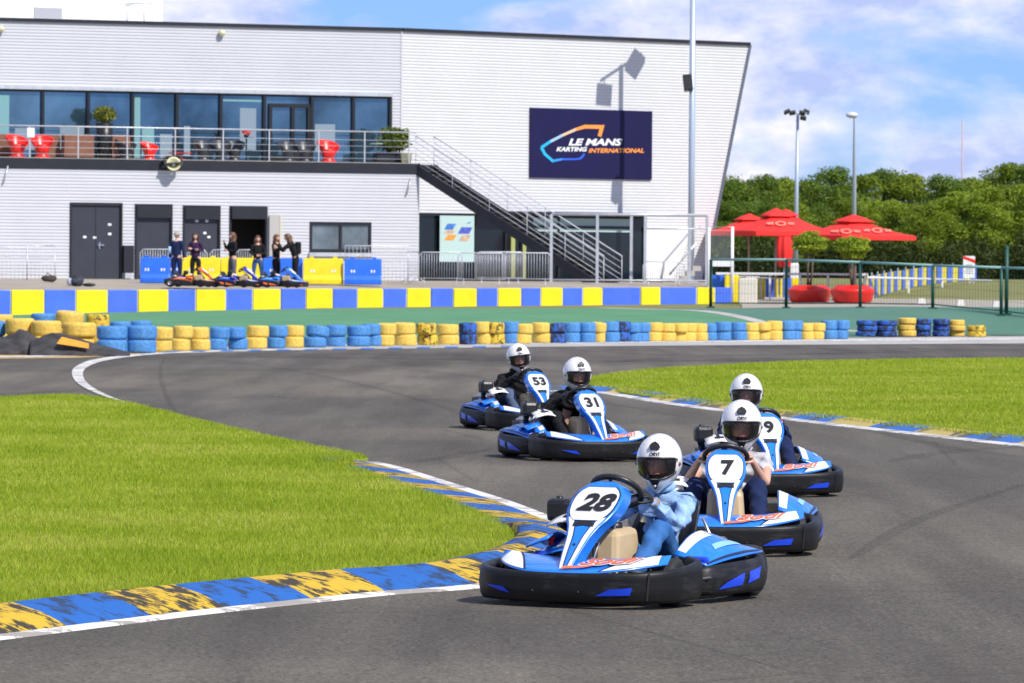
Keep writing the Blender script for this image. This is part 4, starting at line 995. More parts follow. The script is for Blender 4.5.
ad_ = Vector((.42, .91, 0)).normalized(); arm = MB(); arm.tube([pb-ad_*1.05+Z1*htop, pb+ad_*1.05+Z1*htop], .045, 8); obj('crossarm', arm, polem, pl, world=True)
R0 = Matrix((WR.d, -WR.n, Z1)).transposed()
for f, dz, tl, w_, h_ in ((-.85, -.52, 4, .72, .62), (.72, -.12, 34, .62, .80)):
    mb = MB(); c_ = pb+ad_*f+Z1*(htop+dz)+WR.n*.1; mb.box(c_, (w_, .22, h_), 0, R0 @ Matrix.Rotation(radians(tl), 3, 'Y')); mb.tube([pb+ad_*f+Z1*htop, c_], .03, 6); obj('floodlight', mb, anth, pl, world=True, bevel=.02)
q = P(795.5, 274, 210); q.z = zg(q.x, 210); l1 = thing('street_lamp', 'pale lamp post with a cluster of floodlights behind the red parasols', 'lamp post', q)
zt_ = P(796.5, 113, 210).z; mb = MB(); mb.tube([q, Vector((q.x+.04, q.y, zt_))], [.11, .06], 12); obj('pole', mb, polem, l1, world=True)
for k, (dx, dz, dy) in enumerate(((-.42, .05, 0), (-.2, .0, -.25), (.22, .0, -.2), (.42, .06, .1), (.26, -.22, -.3))):
    mb = MB(); mb.box((q.x+dx, q.y+dy, zt_+dz), (.26, .30, .10), 0, Matrix.Rotation(radians(-25), 3, 'X') @ Matrix.Rotation(dx, 3, 'Y')); obj('floodlight', mb, dark, l1, world=True, bevel=.02)
mb = MB(); mb.tube([(q.x-.5, q.y, zt_), (q.x+.5, q.y, zt_)], .03, 6); obj('crossarm', mb, polem, l1, world=True)
q = P(853.6, 274, 205); q.z = zg(q.x, 205); l2 = thing('street_lamp', 'pale lamp post with one rounded lamp head rising over the right parasol', 'lamp post', q)
zt_ = P(853.6, 117, 205).z; mb = MB(); mb.tube([q, Vector((q.x, q.y, zt_)), Vector((q.x-.06, q.y, zt_+.1))], [.12, .06, .04], 12); obj('pole', mb, polem, l2, world=True)
mb = MB(); mb.sphere((q.x-.12, q.y, zt_+.08), (.26, .2, .13), 14, 8); obj('lamp_head', mb, mat('lamp_grey', (.6, .62, .64), .3), l2, world=True)
q = P(962, 200, 900); q.z = 1.2; l3 = thing('radio_mast', 'very thin red and grey radio mast beyond the trees', 'mast', q)
zt_ = P(962, 120, 900).z; mb = MB(); mb.tube([q, Vector((q.x, q.y, zt_))], .16, 6); obj('lattice', mb, mat('mast_grey', (.45, .35, .38), .6), l3, world=True)

# ------------------------------------------------------------------ plastic block barriers and steel crowd barriers
def block(label, x0, x1, Y, m, group=None, h=.86):
    a, b = P(x0, 280, Y), P(x1, 280, Y); z = zp(Y); w = b.x-a.x; c = Vector(((a.x+b.x)/2, Y, z))
    t_ = thing('plastic_barrier', label, 'barrier', c, group=group)
    mb = MB(); pr = [(-.26, 0), (-.26, .16), (-.19, .30), (-.13, h*.8), (-.10, h), (.10, h), (.13, h*.8), (.19, .30), (.26, .16), (.26, 0)]
    mb.prism([(-w/2, y, zz) for y, zz in pr], (w, 0, 0)); obj('body', mb, m, t_, bevel=.025)
    mb = MB()
    for k in (-.27, .27):
        mb.box((k*w-.045, -.172, h*.52), (.05, .012, .09)); mb.box((k*w+.045, -.172, h*.52), (.05, .012, .09))
    obj('reflector', mb, white, t_)
    mb = MB()
    for k in (-.3, .3): mb.box((k*w, 0, h+.03), (.14, .12, .06))
    obj('filler_cap', mb, m, t_, bevel=.01); return t_
GB = 'plastic barriers before the garage doors'
block('leftmost blue plastic barrier, in front of the second shutter', 140.5, 170, 164.5, blu, GB)
block('blue plastic barrier almost hidden behind the man in navy', 170.5, 181, 165.5, blu, GB)
block('yellow plastic barrier behind the woman in dark purple', 182, 220.5, 164.5, yel, GB)
block('yellow plastic barrier between the women in front of the open door', 221, 262, 164.5, yel, GB)
block('blue plastic barrier behind the two women on the right', 263, 302.5, 164.5, blu, GB)
block('clearest yellow plastic barrier, left of the last blue one', 303.5, 343, 164.2, yel, GB)
block('rightmost blue plastic barrier below the strip window', 344.5, 381.5, 164., blu, GB)
def crowd(label, x0, x1, Y, Y2=None, h=1.08, z=None, group=None, n=17):
    Y2 = Y2 or Y; z = zp((Y+Y2)/2) if z is None else z; a = P(x0, 280, Y); b = P(x1, 280, Y2); a.z = b.z = z
    t_ = thing('crowd_barrier', label, 'barrier', (a+b)/2, group=group); c = .12
    mb = MB(); d = (b-a).normalized()
    mb.tube([a+Z1*.2, a+Z1*(h-c), a+d*c+Z1*h, b-d*c+Z1*h, b+Z1*(h-c), b+Z1*.2, a+Z1*.2], .02, 6); obj('frame', mb, galv, t_, world=True)
    mb = MB()
    for k in range(1, n): p_ = a.lerp(b, k/n); mb.tube([p_+Z1*.2, p_+Z1*h], .009, 4)
    obj('bars', mb, galv, t_, world=True)
    for s_ in (.12, .88):
        p_ = a.lerp(b, s_); mb = MB(); q_ = Vector((-d.y, d.x, 0)); mb.tube([p_+q_*.3, p_+Z1*.22, p_-q_*.3], .015, 5); obj('foot', mb, galv, t_, world=True)
    return t_
GC = 'steel crowd barriers around the paddock'
crowd('steel crowd barrier behind the leftmost blue plastic barrier', 140, 183, 168.0, group=GC)
crowd('steel crowd barrier between the two shutters', 187, 207, 167.6, group=GC, n=9)
crowd('steel crowd barrier left of the open doorway', 210, 233, 167.8, group=GC, n=9)
crowd('steel crowd barrier standing in front of the open doorway', 236, 259, 168.2, group=GC, n=10)
crowd('steel crowd barrier right of the strip window, edge on', 408, 419, 166, 168, group=GC, n=6)
crowd('steel crowd barrier in front of the poster, leftmost of the row', 419, 462, 165.5, group=GC)
crowd('steel crowd barrier right of the poster, second of the row', 458, 505, 164.6, group=GC)
crowd('steel crowd barrier under the stair, third of the row', 503, 551, 165.6, group=GC)
crowd('steel crowd barrier behind the row, beneath the stair middle', 476, 524, 167.2, group=GC)
crowd('low steel crowd barrier at the foot of the white wall panel', 643, 684, 166.8, h=.8, group=GC)
# square-mesh steel fences
def meshf(label, x0, x1, Y, h):
    z = zp(Y); a = P(x0, 280, Y); b = P(x1, 280, Y); a.z = b.z = z; t_ = thing('mesh_fence', label, 'fence', (a+b)/2)
    mb = MB(); mb.tube([a, a+Z1*h, b+Z1*h, b], .022, 6); obj('frame', mb, galv, t_, world=True)
    mb = MB(); n = int((b.x-a.x)/.13)
    for k in range(1, n): p_ = a.lerp(b, k/n); mb.tube([p_+Z1*.05, p_+Z1*h], .006, 4)
    for k in range(1, int(h/.2)): mb.tube([a+Z1*.2*k, b+Z1*.2*k], .006, 4)
    obj('mesh', mb, galv, t_, world=True); return t_
meshf('wire mesh panel standing by the wall at the far left', -10, 27, 167.5, 1.12); meshf('wire mesh panel left of the wide double door', 27, 55, 167.5, 1.18); meshf('wire mesh panel below the strip window', 345, 408, 168, 1.25)
# bags on the ground at the left
def blob(name, label, cat, px_, py_, Y, r, m, seed, parts=()):
    q = P(px_, py_, Y); q.z = zp(Y); t_ = thing(name, label, cat, q); rr = random.Random(seed); ph = [rr.uniform(0, 6) for _ in range(4)]
    mb = MB(); mb.sphere((0, 0, r[2]*.85), r, 20, 12, warp=lambda v: Vector((v.x*(1+.12*sin(v.z*14+ph[0])), v.y, max(-r[2]*.85, v.z*(1+.22*sin(v.x*11+ph[1])+.12*sin(v.y*17+ph[2]))))))
    obj('body', mb, m, t_); mb = MB(); mb.tube([(-r[0]*.5, 0, r[2]*1.4), (-.05, 0, r[2]*2.1), (r[0]*.5, 0, r[2]*1.3)], .018, 6); obj('strap', mb, frame_m, t_); return t_
blob('bag', 'dark brown bag left on the ground by the mesh fence', 'bag', 49, 275, 164, (.24, .18, .15), mat('brown_bag_cloth', (.05, .035, .03), .8, noise=.5, nscale=9), 1)
b2 = blob('backpack', 'black and grey backpack lying on the ground before the wide door', 'bag', 76, 284, 158.5, (.26, .2, .17), mat('black_bag_cloth', (.025, .03, .045), .7, noise=.6, nscale=9), 2)
mb = MB(); mb.sphere((-.20, -.05, .14), (.10, .12, .13), 12, 8); obj('pocket', mb, mat('grey_bag_cloth', (.35, .38, .42), .8), b2); mb = MB(); mb.sphere((.42, .0, .05), (.22, .1, .06), 12, 8); obj('flap', mb, frame_m, b2)
# ------------------------------------------------------------------ right-hand side: parasols, planters, fences, field, trees
def parasol(label, px_, apex, half, ytop, yedge, Y, rz=.5, logos=()):
    ap = P(apex, ytop, Y); z0 = zg(ap.x, Y); ze = P(apex, yedge, Y).z; s_ = FPX/Y; R = half/s_*.86
    t_ = thing('parasol', label, 'parasol', (ap.x, Y, z0), 0); H = ap.z-z0; he = ze-z0
    def rad(th, k=1.): # square plan, softly scalloped
        c, s2 = abs(cos(th)), abs(sin(th)); return R*.92/max(c, s2)**.82*k
    def lower(a, b):
        th = 2*pi*a+rz; r = rad(2*pi*a)*(.22+.78*b); t = .22+.78*b; z = H-.1-(H-.1-he)*(t**.93)-.05*sin(pi*b)*(1-abs(cos(4*pi*a)))
        return (r*cos(th), r*sin(th), z)
    mb = MB(); mb.grid(lower, 32, 8); 
    def valance(a, b):
        th = 2*pi*a+rz; r = rad(2*pi*a)*1.0; return (r*cos(th), r*sin(th), he-.14*b)
    mb.grid(valance, 32, 1, sm=False); cn_ = obj('canopy', mb, redc, t_, solid=.012, recalc=False)
    mb = MB()
    def upper(a, b):
        th = 2*pi*a+rz; r = rad(2*pi*a)*.36*b; return (r*cos(th), r*sin(th), H+.02-.36*(b**1.05)*(H-he)/.85*.85)
    mb.grid(upper, 32, 4); o = obj('vent_cap', mb, redc, cn_, solid=.012, recalc=False)
    mb = MB(); mb.tube([(0, 0, 0), (0, 0, H)], .04, 8); obj('pole', mb, mat('pale_wood_pole', (.35, .28, .22), .6), t_)
    for k in range(4):
        th = rz+pi/4+k*pi/2; mb = MB(); r = rad(pi/4)*.9; mb.tube([(0, 0, H-.15), (r*cos(th), r*sin(th), he-.03)], .018, 5); obj('rib', mb, galv, t_)
    mb = MB(); mb.box((0, 0, .04), (.8, .8, .08)); obj('base', mb, concrete, t_, bevel=.01)
    for (lx, lz, lw) in logos:    # faded pale mark printed on the cloth: a small ring and bars
        def on(x, y):             # point on the canopy's camera side
            b_ = (H-.1-(he+.02)-y)/(H-.1-he); best = None
            zq = he+y; t = max(.25, min(1, ((H-.1-zq)/(H-.1-he))**(1/.93)))
            # find plan angle giving this x on the near side
            for kk in range(160):
                a = kk/160; th = 2*pi*a+rz; r = rad(2*pi*a)*t
                if r*sin(th) < 0:
                    e = abs(r*cos(th)-x)
                    if best is None or e < best[0]: best = (e, Vector((r*cos(th), r*sin(th)-.05, zq+.035)))
            return best[1]
        mb = MB(); c0 = on(lx, lz)
        ring = [on(lx+.20*cos(k*pi/8), lz+.09*sin(k*pi/8)) for k in range(16)]; inn = [c0.lerp(p_, .55) for p_ in ring]
        mb.add(ring+inn, [(k, (k+1) % 16, 16+(k+1) % 16, 16+k) for k in range(16)])
        for sx in (-1, 1):
            mb.add([on(lx+sx*.26, lz-.04), on(lx+sx*.5, lz-.04), on(lx+sx*.5, lz+.03), on(lx+sx*.26, lz+.05)], [(0, 1, 2, 3)])
        obj('print', mb, mat('faded_print', (.82, .20, .14), .8), cn_, recalc=False, solid=.004)
    return t_
parasol('red parasol at the far left of the group, touching the white frame', 0, 749, 46, 214, 232, 186, rz=.3)
parasol('largest red parasol with a round pale print, in the middle of the group', 0, 776, 50, 208.5, 232, 172, rz=.35, logos=((.12, .26, 1),))
parasol('red parasol half hidden behind the largest one', 0, 786, 38, 209.5, 229, 190, rz=.6)
parasol('separate red parasol over the round planters on the right', 0, 853.5, 60, 215, 236, 168, rz=.55, logos=((-.35, .12, 1), (.75, .16, 1)))
q = P(784, 285, 178); q.z = zg(q.x, 178); t_ = thing('folded_parasol', 'closed red parasol hanging folded behind the fence', 'parasol', q)
mb = MB(); zt2 = P(784, 233, 178).z-q.z; zb2 = P(784, 267, 178).z-q.z
mb.grid(lambda a, b: ((.14+.16*sin(pi*min(1, b*.8+.1))+.03*sin(a*2*pi*7))*cos(a*2*pi), (.14+.16*sin(pi*min(1, b*.8+.1))+.03*sin(a*2*pi*7))*sin(a*2*pi), zt2+(zb2-zt2)*b), 42, 10); obj('cloth', mb, redc, t_)
mb = MB(); mb.tube([(0, 0, 0), (0, 0, zt2+.1)], .035, 8); obj('pole', mb, galv, t_)
mb = MB(); mb.lathe([(.01, 0), (.35, 0), (.35, .05), (.05, .09), (.01, .09)], n=18); obj('base', mb, concrete, t_)

bark = mat('bark', (.14, .10, .075), .9, noise=.3, nscale=6, bump=.6, bscale=14)
topl = mat_grass('topiary_leaves', (.16, .24, .014), (.30, .40, .025), (.48, .55, .07))
def topiary(px_, yb, yt, ytop, Y, lp, lt, multi):
    q = P(px_, yb, Y); q.z = zg(q.x, Y); s_ = FPX/Y
    pn = thing('round_planter', lp, 'planter', q); w = 22.5/s_; h = .57
    mb = MB(); mb.lathe([(.02, .0), (w*.80, .0), (w*.86, .05), (w*.98, h*.62), (w*1.0, h*.70), (w*.92, h*.78), (w*.72, h), (w*.66, h), (w*.62, h*.85), (.02, h*.85)], n=32); obj('tub', mb, red, pn)
    mb = MB(); mb.lathe([(.01, h*.87), (w*.6, h*.87)], n=24); obj('soil', mb, mat('soil', (.06, .045, .03), .95), pn)
    tb = Vector((q.x, q.y, q.z+h*.86)); t_ = thing('topiary_tree', lt, 'tree', tb); zc = P(px_, (yt+ytop)/2, Y).z-tb.z; zl = P(px_, yt, Y).z-tb.z; zu = P(px_, ytop, Y).z-tb.z
    mb = MB()
    for k in range(4 if multi else 2): 
        a = k*1.7; mb.tube([(.09*cos(a)*(k > 0), .09*sin(a), 0), (.10*cos(a+.6), .1*sin(a+.6), zl*.5), (.14*cos(a+1), .14*sin(a+1), zl+.15)], [.05 if not multi else .028]*3, 6)
    obj('trunk', mb, bark, t_)
    leaf_obj('crown', np.concatenate([leaves((0, 0, zc), (.56, .5, (zu-zl)/2), 3500, .05, 11+multi, fill=.5, lump=5), leaves((0, 0, zc), (.5, .45, (zu-zl)/2*.85), 900, .06, 13+multi, fill=.2)]), topl, t_)
topiary(809.5, 299, 254, 232, 163, 'left of the two round red planters behind the green fence', 'clipped round tree in the left red planter', 1)
topiary(852.5, 301, 258, 235.5, 161, 'right of the two round red planters behind the green fence', 'clipped round tree in the right red planter', 0)

# green fence
gpost = mat('dark_green_paint', (.008, .075, .05), .5); grail = mat('rail_pale_green', (.25, .42, .40), .5)
gf = thing('green_fence', 'low dark green tubular fence running across the right side', 'fence', P(860, 302, 146))
pts = [(711, 259.5, 299, 150), (786.5, 259.8, 299.5, 147), (860.5, 262.3, 302.5, 144.5), (933, 265.4, 305.5, 142.5), (1001.5, 267.7, 307, 141), (1080, 270, 309, 139.5)]
tops = []
for px_, yt, yb, Y in pts:
    t0 = P(px_, yt, Y); z0 = zg(t0.x, Y); tops.append((t0, z0)); mb = MB(); mb.tube([(t0.x, Y, z0), (t0.x, Y, t0.z)], .05, 8); mb.box((t0.x, Y, z0+.02), (.24, .24, .04)); obj('post', mb, gpost, gf, world=True)
for (a, za), (b, zb) in zip(tops[:-1], tops[1:]):
    mb = MB(); mb.tube([a, b], .038, 8); obj('top_rail', mb, grail, gf, world=True)
    mb = MB()
    for f in (.1,): mb.tube([Vector((a.x, a.y, za+(a.z-za)*f)), Vector((b.x, b.y, zb+(b.z-zb)*f))], .02, 6)
    n = 24
    for k in range(1, n): p_ = a.lerp(b, k/n); zz = za+(zb-za)*k/n; mb.tube([(p_.x, p_.y, zz+.12), p_], .0035, 3)
    for f in (.3, .5, .7, .85): mb.tube([Vector((a.x, a.y, za+(a.z-za)*f)), Vector((b.x, b.y, zb+(b.z-zb)*f))], .0035, 3)
    obj('wire_mesh', mb, gpost, gf, world=True)
q = P(1006.5, 306, 141.2); q.z = zg(q.x, 141.2); zt2 = P(1006.5, 248, 141.2).z
t_ = thing('fence_post', 'taller dark green post at the right end of the low fence', 'post', q); mb = MB(); mb.tube([q, Vector((q.x, q.y, zt2))], .055, 8); mb.box(q+Vector((0, 0, .02)), (.26, .26, .04)); mb.sphere((q.x, q.y, zt2), .06, 8, 6); obj('post', mb, gpost, t_, world=True)
# white frame like a small goal, with blocks at its foot
Yw = 167
def wp(px_, py_, Y=Yw): return P(px_, py_, Y)
q = wp(722, 285); q.z = zg(q.x, Yw); t_ = thing('gateway', 'white tubular frame with pale panel beside the slanted building end', 'frame', q)
a, b = wp(709, 227), wp(732.5, 227); zl = zg(q.x, Yw); mb = MB(); mb.tube([(a.x, Yw, zl), (a.x, Yw, a.z), (b.x, Yw, b.z), (b.x, Yw, zl)], .055, 8); obj('tubes', mb, white, t_, world=True)
mb = MB(); a, b = wp(711, 259), wp(731, 266.5); mb.box(((a.x+b.x)/2, Yw, (a.z+b.z)/2), (b.x-a.x, .04, a.z-b.z)); obj('panel', mb, white, t_, world=True)
mb = MB(); a, b = wp(711, 229), wp(731, 259); mb.box(((a.x+b.x)/2, Yw+.02, (a.z+b.z)/2), (b.x-a.x, .012, a.z-b.z)); obj('clear_panel', mb, clearm, t_, world=True)
def cube_block(name, label, cat, x0, x1, yt, Y, m, dep=.5, zb=None):
    a, b = P(x0, yt, Y), P(x1, yt, Y); z0 = zg(a.x, Y)-.02 if zb is None else zb; t_ = thing(name, label, cat, ((a.x+b.x)/2, Y, z0)); w = b.x-a.x; h = a.z-z0
    mb = MB(); mb.box((0, dep/2, h/2), (w, dep, h)); obj('body', mb, m, t_, bevel=.03); mb = MB(); mb.box((0, dep/2, h+.008), (w*.8, dep*.7, .02)); obj('lid', mb, m, t_, bevel=.006); return t_
cube_block('plastic_crate', 'small blue block behind the right end of the coloured wall', 'block', 711.5, 724.5, 275.5, 167.5, blu)
cube_block('plastic_crate', 'small yellow block between the blue one and the cream box', 'block', 725, 739.5, 275.5, 167, yel)
cube_block('box', 'cream box standing at the right end of the coloured wall', 'box', 739, 757.5, 278.5, 160, mat('cream_paint', (.62, .58, .50), .6), .55)
cube_block('litter_bin', 'white bin behind the folded parasol', 'bin', 790.5, 799, 263.5, 186, white, .4)
for k, (x0, x1, Y) in enumerate(((918, 925, 158), (957, 964, 153), (993, 1000.5, 149))):
    cube_block('concrete_block', ['leftmost small white block on the field edge', 'middle small white block on the field edge', 'rightmost small white block near the tall green post'][k], 'block', x0, x1, 0, Y, white, .25) if False else None
    a, b = P(x0, 290, Y), P(x1, 290, Y); z0 = zg(a.x, Y)-.02; t_ = thing('concrete_block', ['leftmost small white block on the field edge', 'middle small white block on the field edge', 'rightmost small white block near the tall green post'][k], 'block', ((a.x+b.x)/2, Y, z0))
    mb = MB(); w = b.x-a.x; mb.hexa([(-w*.6, -.15, 0), (w*.6, -.15, 0), (w*.6, .15, 0), (-w*.6, .15, 0)], [(-w*.45, -.1, .2), (w*.45, -.1, .2), (w*.45, .1, .2), (-w*.45, .1, .2)]); obj('body', mb, mat('chalky_concrete', (.6, .58, .54), .8), t_, bevel=.02)
# yellow / blue stretch of panels behind the parasols and planters
def chev(label, x0, x1, yt, Y0, Y1, n, bars=True, z0o=0, hgt=.82):
    q = P((x0+x1)/2, 290, (Y0+Y1)/2); q.z = zg(q.x, q.y); t_ = thing('panel_fence', label, 'fence', q)
    for k in range(n):
        f0, f1 = k/n, (k+1)/n; Ya, Yb_ = Y0+(Y1-Y0)*f0, Y0+(Y1-Y0)*f1
        # keep equal widths on the ground
        a, b = P(x0+(x1-x0)*(f0*Y0/(Y0*f0+Y1*(1-f0)) if Y0 != Y1 else f0), 290, Ya), P(x0+(x1-x0)*(f1*Y0/(Y0*f1+Y1*(1-f1)) if Y0 != Y1 else f1), 290, Yb_)
        za, zb = zg(a.x, Ya)-.02, zg(b.x, Yb_)-.02; g_ = (b-a)*.04
        mb = MB(); mb.hexa([(a.x+g_.x, a.y, za), (b.x-g_.x, b.y, zb), (b.x-g_.x, b.y+.3, zb), (a.x+g_.x, a.y+.3, za)], [(a.x+g_.x, a.y, za+hgt), (b.x-g_.x, b.y, zb+hgt), (b.x-g_.x, b.y+.3, zb+hgt), (a.x+g_.x, a.y+.3, za+hgt)]); obj('panel', mb, wall_yel if k % 2 == 0 else wall_blue, t_, world=True)
        if bars and k % 2 == 0:
            mb = MB(); mb.box((a.x, a.y-.08, za+hgt/2+.06), (.05, .05, hgt+.12)); obj('post', mb, galv, t_, world=True)
    return t_
chev('row of yellow and blue panels with white posts receding beside the field', 866, 977, 280, 168, 262, 26)
chev('short row of yellow and blue panels seen under the parasols', 757, 800, 280, 174, 174, 5, bars=False, hgt=.75)
mb = MB(); a, b = P(716, 272, 170), P(868, 276, 170); mb.box(((a.x+b.x)/2, 170, (a.z+b.z)/2), (b.x-a.x, .05, .08))
q = P(790, 274, 170); wr = thing('white_rail', 'white horizontal rail running behind the red planters', 'rail', (q.x, 170, zg(q.x, 170))); obj('rail', mb, white, wr, world=True)
for px_ in (720, 745, 770, 800, 828, 862):
    p_ = P(px_, 274, 170.1); z0 = zg(p_.x, 170.1); mb = MB(); mb.box((p_.x, 170.08, (p_.z+z0)/2), (.07, .05, p_.z-z0)); obj('post', mb, white, wr, world=True)
mb = MB(); a, b = P(866, 277.3, 170), P(992, 280.7, 262); mb.tube([a, b], .05, 6)
wr2 = thing('white_rail', 'white top rail receding along the coloured panels beside the field', 'rail', (a.x, a.y, zg(a.x, a.y))); obj('rail', mb, white, wr2, world=True)
for k in range(5):
    p_ = a.lerp(b, k/4); z0 = zg(p_.x, p_.y); mb = MB(); mb.box((p_.x, p_.y, (p_.z+z0)/2), (.07, .07, p_.z-z0)); obj('post', mb, white, wr2, world=True)
# tables beneath the parasols
for k, (px_, Y, lb) in enumerate(((757, 176, 'pale table under the left red parasol'), (770, 173, 'pale table under the largest red parasol'), (748, 181, 'pale table at the back under the left red parasol'))):
    q = P(px_, 280, Y); q.z = zg(q.x, Y); t_ = thing('picnic_table', lb, 'table', q, group='tables under the red parasols'); mb = MB(); mb.box((0, 0, .74), (.8, .8, .04)); obj('tabletop', mb, mat('pale_table', (.6, .58, .55), .5), t_, bevel=.01)
    for sx in (-.33, .33):
        for sy in (-.33, .33): mb = MB(); mb.box((sx, sy, .36), (.04, .04, .72)); obj('leg', mb, galv, t_)
# sign on the field
Y = 235; q = P(969, 290, Y); q.z = zg(q.x, Y); t_ = thing('notice_board', 'white notice board with a red top standing in front of the trees', 'sign', q)
a, b = P(963.3, 256, Y), P(974.8, 278, Y); mb = MB(); mb.box(((a.x+b.x)/2, Y, (a.z+b.z)/2), (b.x-a.x, .05, a.z-b.z)); obj('board', mb, white, t_, world=True)
mb = MB(); mb.prism([(a.x-.01, Y-.04, a.z+.01), (b.x+.01, Y-.04, a.z-.18), (b.x+.01, Y-.04, a.z-.34), (a.x-.01, Y-.04, a.z-.12)], (0, .01, 0)); obj('red_band', mb, red, t_, world=True)
mb = MB(); 
for k in range(5): mb.box(((a.x+b.x)/2-.02*(k % 2), Y-.032, a.z-.42-.1*k), ((b.x-a.x)*(.7 if k % 2 else .55), .006, .03))
obj('printed_lines', mb, mat('grey_print', (.3, .3, .34), .7), t_, world=True)
for x in (a.x+.06, b.x-.06): mb = MB(); mb.box((x, Y+.05, (a.z+q.z)/2), (.05, .05, a.z-q.z)); obj('post', mb, galv, t_, world=True)

# ------------------------------------------------------------------ trees
tl = [mat_grass('tree_leaves_dark', (.055, .115, .012), (.12, .20, .018), (.24, .31, .04)), mat_grass('tree_leaves_mid', (.09, .15, .012), (.20, .28, .02), (.36, .41, .045)), mat_grass('tree_leaves_light', (.13, .21, .014), (.25, .35, .024), (.42, .47, .06))]
def tree_proto(seed, m, hgt, wid, n=15000, leaf=.13):
    g = np.random.default_rng(seed); t_ = thing('broadleaf_tree', '', 'tree')
    mb = MB(); mb.tube([(0, 0, 0), (.05, .05, hgt*.3), (0, 0, hgt*.75)], [.28, .2, .07], 8)
    cl = []
    for k in range(13):
        a = k*2.4+g.uniform(-.3, .3); h = hgt*(.14+.72*((k*7) % 13)/12); r = wid*(.62 if h < hgt*.66 else .40)*g.uniform(.65, 1.1); c = (r*cos(a), r*sin(a), h); cl.append((c, g.uniform(.30, .44)*wid))
        mb.tube([(0, 0, h*.55), (c[0]*.5, c[1]*.5, h*.8), (c[0]*.9, c[1]*.9, h)], [.10, .06, .02], 5)
    cl.append(((0, 0, hgt*.86), wid*.40)); cl.append(((0, 0, hgt*.55), wid*.5)); cl.append(((0, 0, hgt*.25), wid*.5)); cl.append(((wid*.2, 0, hgt*.92), wid*.25))
    obj('trunk', mb, bark, t_)
    qs = []
    for k, (c, r) in enumerate(cl):
        qs.append(leaves(c, (r, r, r*.85), n//len(cl), leaf, seed*31+k, fill=.30, lump=4))
    leaf_obj('crown', np.concatenate(qs), m, t_); return t_
protos = [tree_proto(1, tl[0], 10, 3.6), tree_proto(2, tl[1], 10, 3.9), tree_proto(3, tl[2], 10, 3.4), tree_proto(4, tl[1], 10, 3.2), tree_proto(5, tl[0], 10, 4.2)]
used = [False]*5
tones = ['dark', 'mid green', 'light green', 'mid green', 'dark']
def place_tree(k, px_, ytop, Y, label):
    t0 = P(px_, ytop, Y); z0 = zg(t0.x, Y); h = (t0.z-z0)/10.2
    o = protos[k] if not used[k] else dup(protos[k]); used[k] = True
    o.location = (t0.x, Y, z0-.1); o.scale = (h*random.uniform(1.12, 1.3), h*1.1, h); o.rotation_euler = (0, 0, random.uniform(0, 6.28)); o['label'] = label; o['group'] = 'line of trees beyond the field'
backs = [(690, 172, 0), (716, 170, 1), (738, 172, 0), (762, 171, 4), (783, 175, 1), (806, 174, 0), (830, 166, 4), (858, 172, 1), (890, 163, 0), (915, 170, 1), (945, 168, 4), (972, 170, 1), (1002, 159, 1), (1030, 158, 4), (1062, 165, 0), (1095, 168, 1)]
ord_ = ['first', 'second', 'third', 'fourth', 'fifth', 'sixth', 'seventh', 'eighth', 'ninth', 'tenth', 'eleventh', 'twelfth', 'thirteenth', 'fourteenth', 'fifteenth', 'sixteenth', 'seventeenth', 'eighteenth']
for i, (x, y, k) in enumerate(backs): place_tree(k, x, y+random.uniform(-4, 4), 372+random.uniform(-14, 14), f'tall {tones[k]} tree, {ord_[i]} from the left in the far row against the sky')
fronts = [(700, 200, 0), (724, 196, 0), (748, 199, 4), (772, 200, 0), (797, 198, 1), (822, 200, 4), (848, 195, 1), (872, 196, 2), (897, 195, 2), (920, 199, 1), (942, 192, 2), (965, 186, 2), (985, 182, 2), (1008, 180, 3), (1034, 178, 2), (1060, 184, 1), (1090, 182, 2)]
for i, (x, y, k) in enumerate(fronts): place_tree(k, x, y, 322+random.uniform(-10, 10), f'{tones[k]} tree, {ord_[i]} from the left in the lower front row')
# dark undergrowth closing the foot of the wood
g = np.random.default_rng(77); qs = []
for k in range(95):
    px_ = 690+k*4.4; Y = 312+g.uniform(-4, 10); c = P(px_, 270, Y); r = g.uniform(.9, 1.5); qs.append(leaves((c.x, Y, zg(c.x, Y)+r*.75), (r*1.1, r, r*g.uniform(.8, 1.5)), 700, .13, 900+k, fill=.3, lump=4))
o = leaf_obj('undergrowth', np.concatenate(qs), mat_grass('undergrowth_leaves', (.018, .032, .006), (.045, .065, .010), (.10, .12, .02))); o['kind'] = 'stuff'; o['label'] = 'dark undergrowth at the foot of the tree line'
# ------------------------------------------------------------------ karts (built facing -Y, wheels on z = 0)
KB = mat('kart_blue', (.012, .20, .78), .28, coat=.5, noise=.06, nscale=4)
KBD = mat('kart_deep_blue', (.008, .055, .62), .32, coat=.3)
KW = mat('kart_white', (.74, .74, .73), .35, noise=.05, nscale=6)
KK = mat_worn('kart_bumper_black', (.010, .010, .011), (.024, .024, .025), .25, 14, (.5, .5, 6), rough=.45)
KT = mat('tyre_rubber', (.018, .018, .018), .75, noise=.5, nscale=8)
KO_ = mat('kart_orange', (.85, .16, .04), .4)
KOU = mat('kart_outline_navy', (.01, .02, .07), .4)
TANK = mat('fuel_tank_beige', (.50, .38, .22), .45, noise=.12, nscale=5)
INK = mat('number_ink', (.012, .012, .014), .5)
ALU = mat('cast_aluminium', (.45, .45, .46), .4, metal=.8, noise=.2, nscale=8)

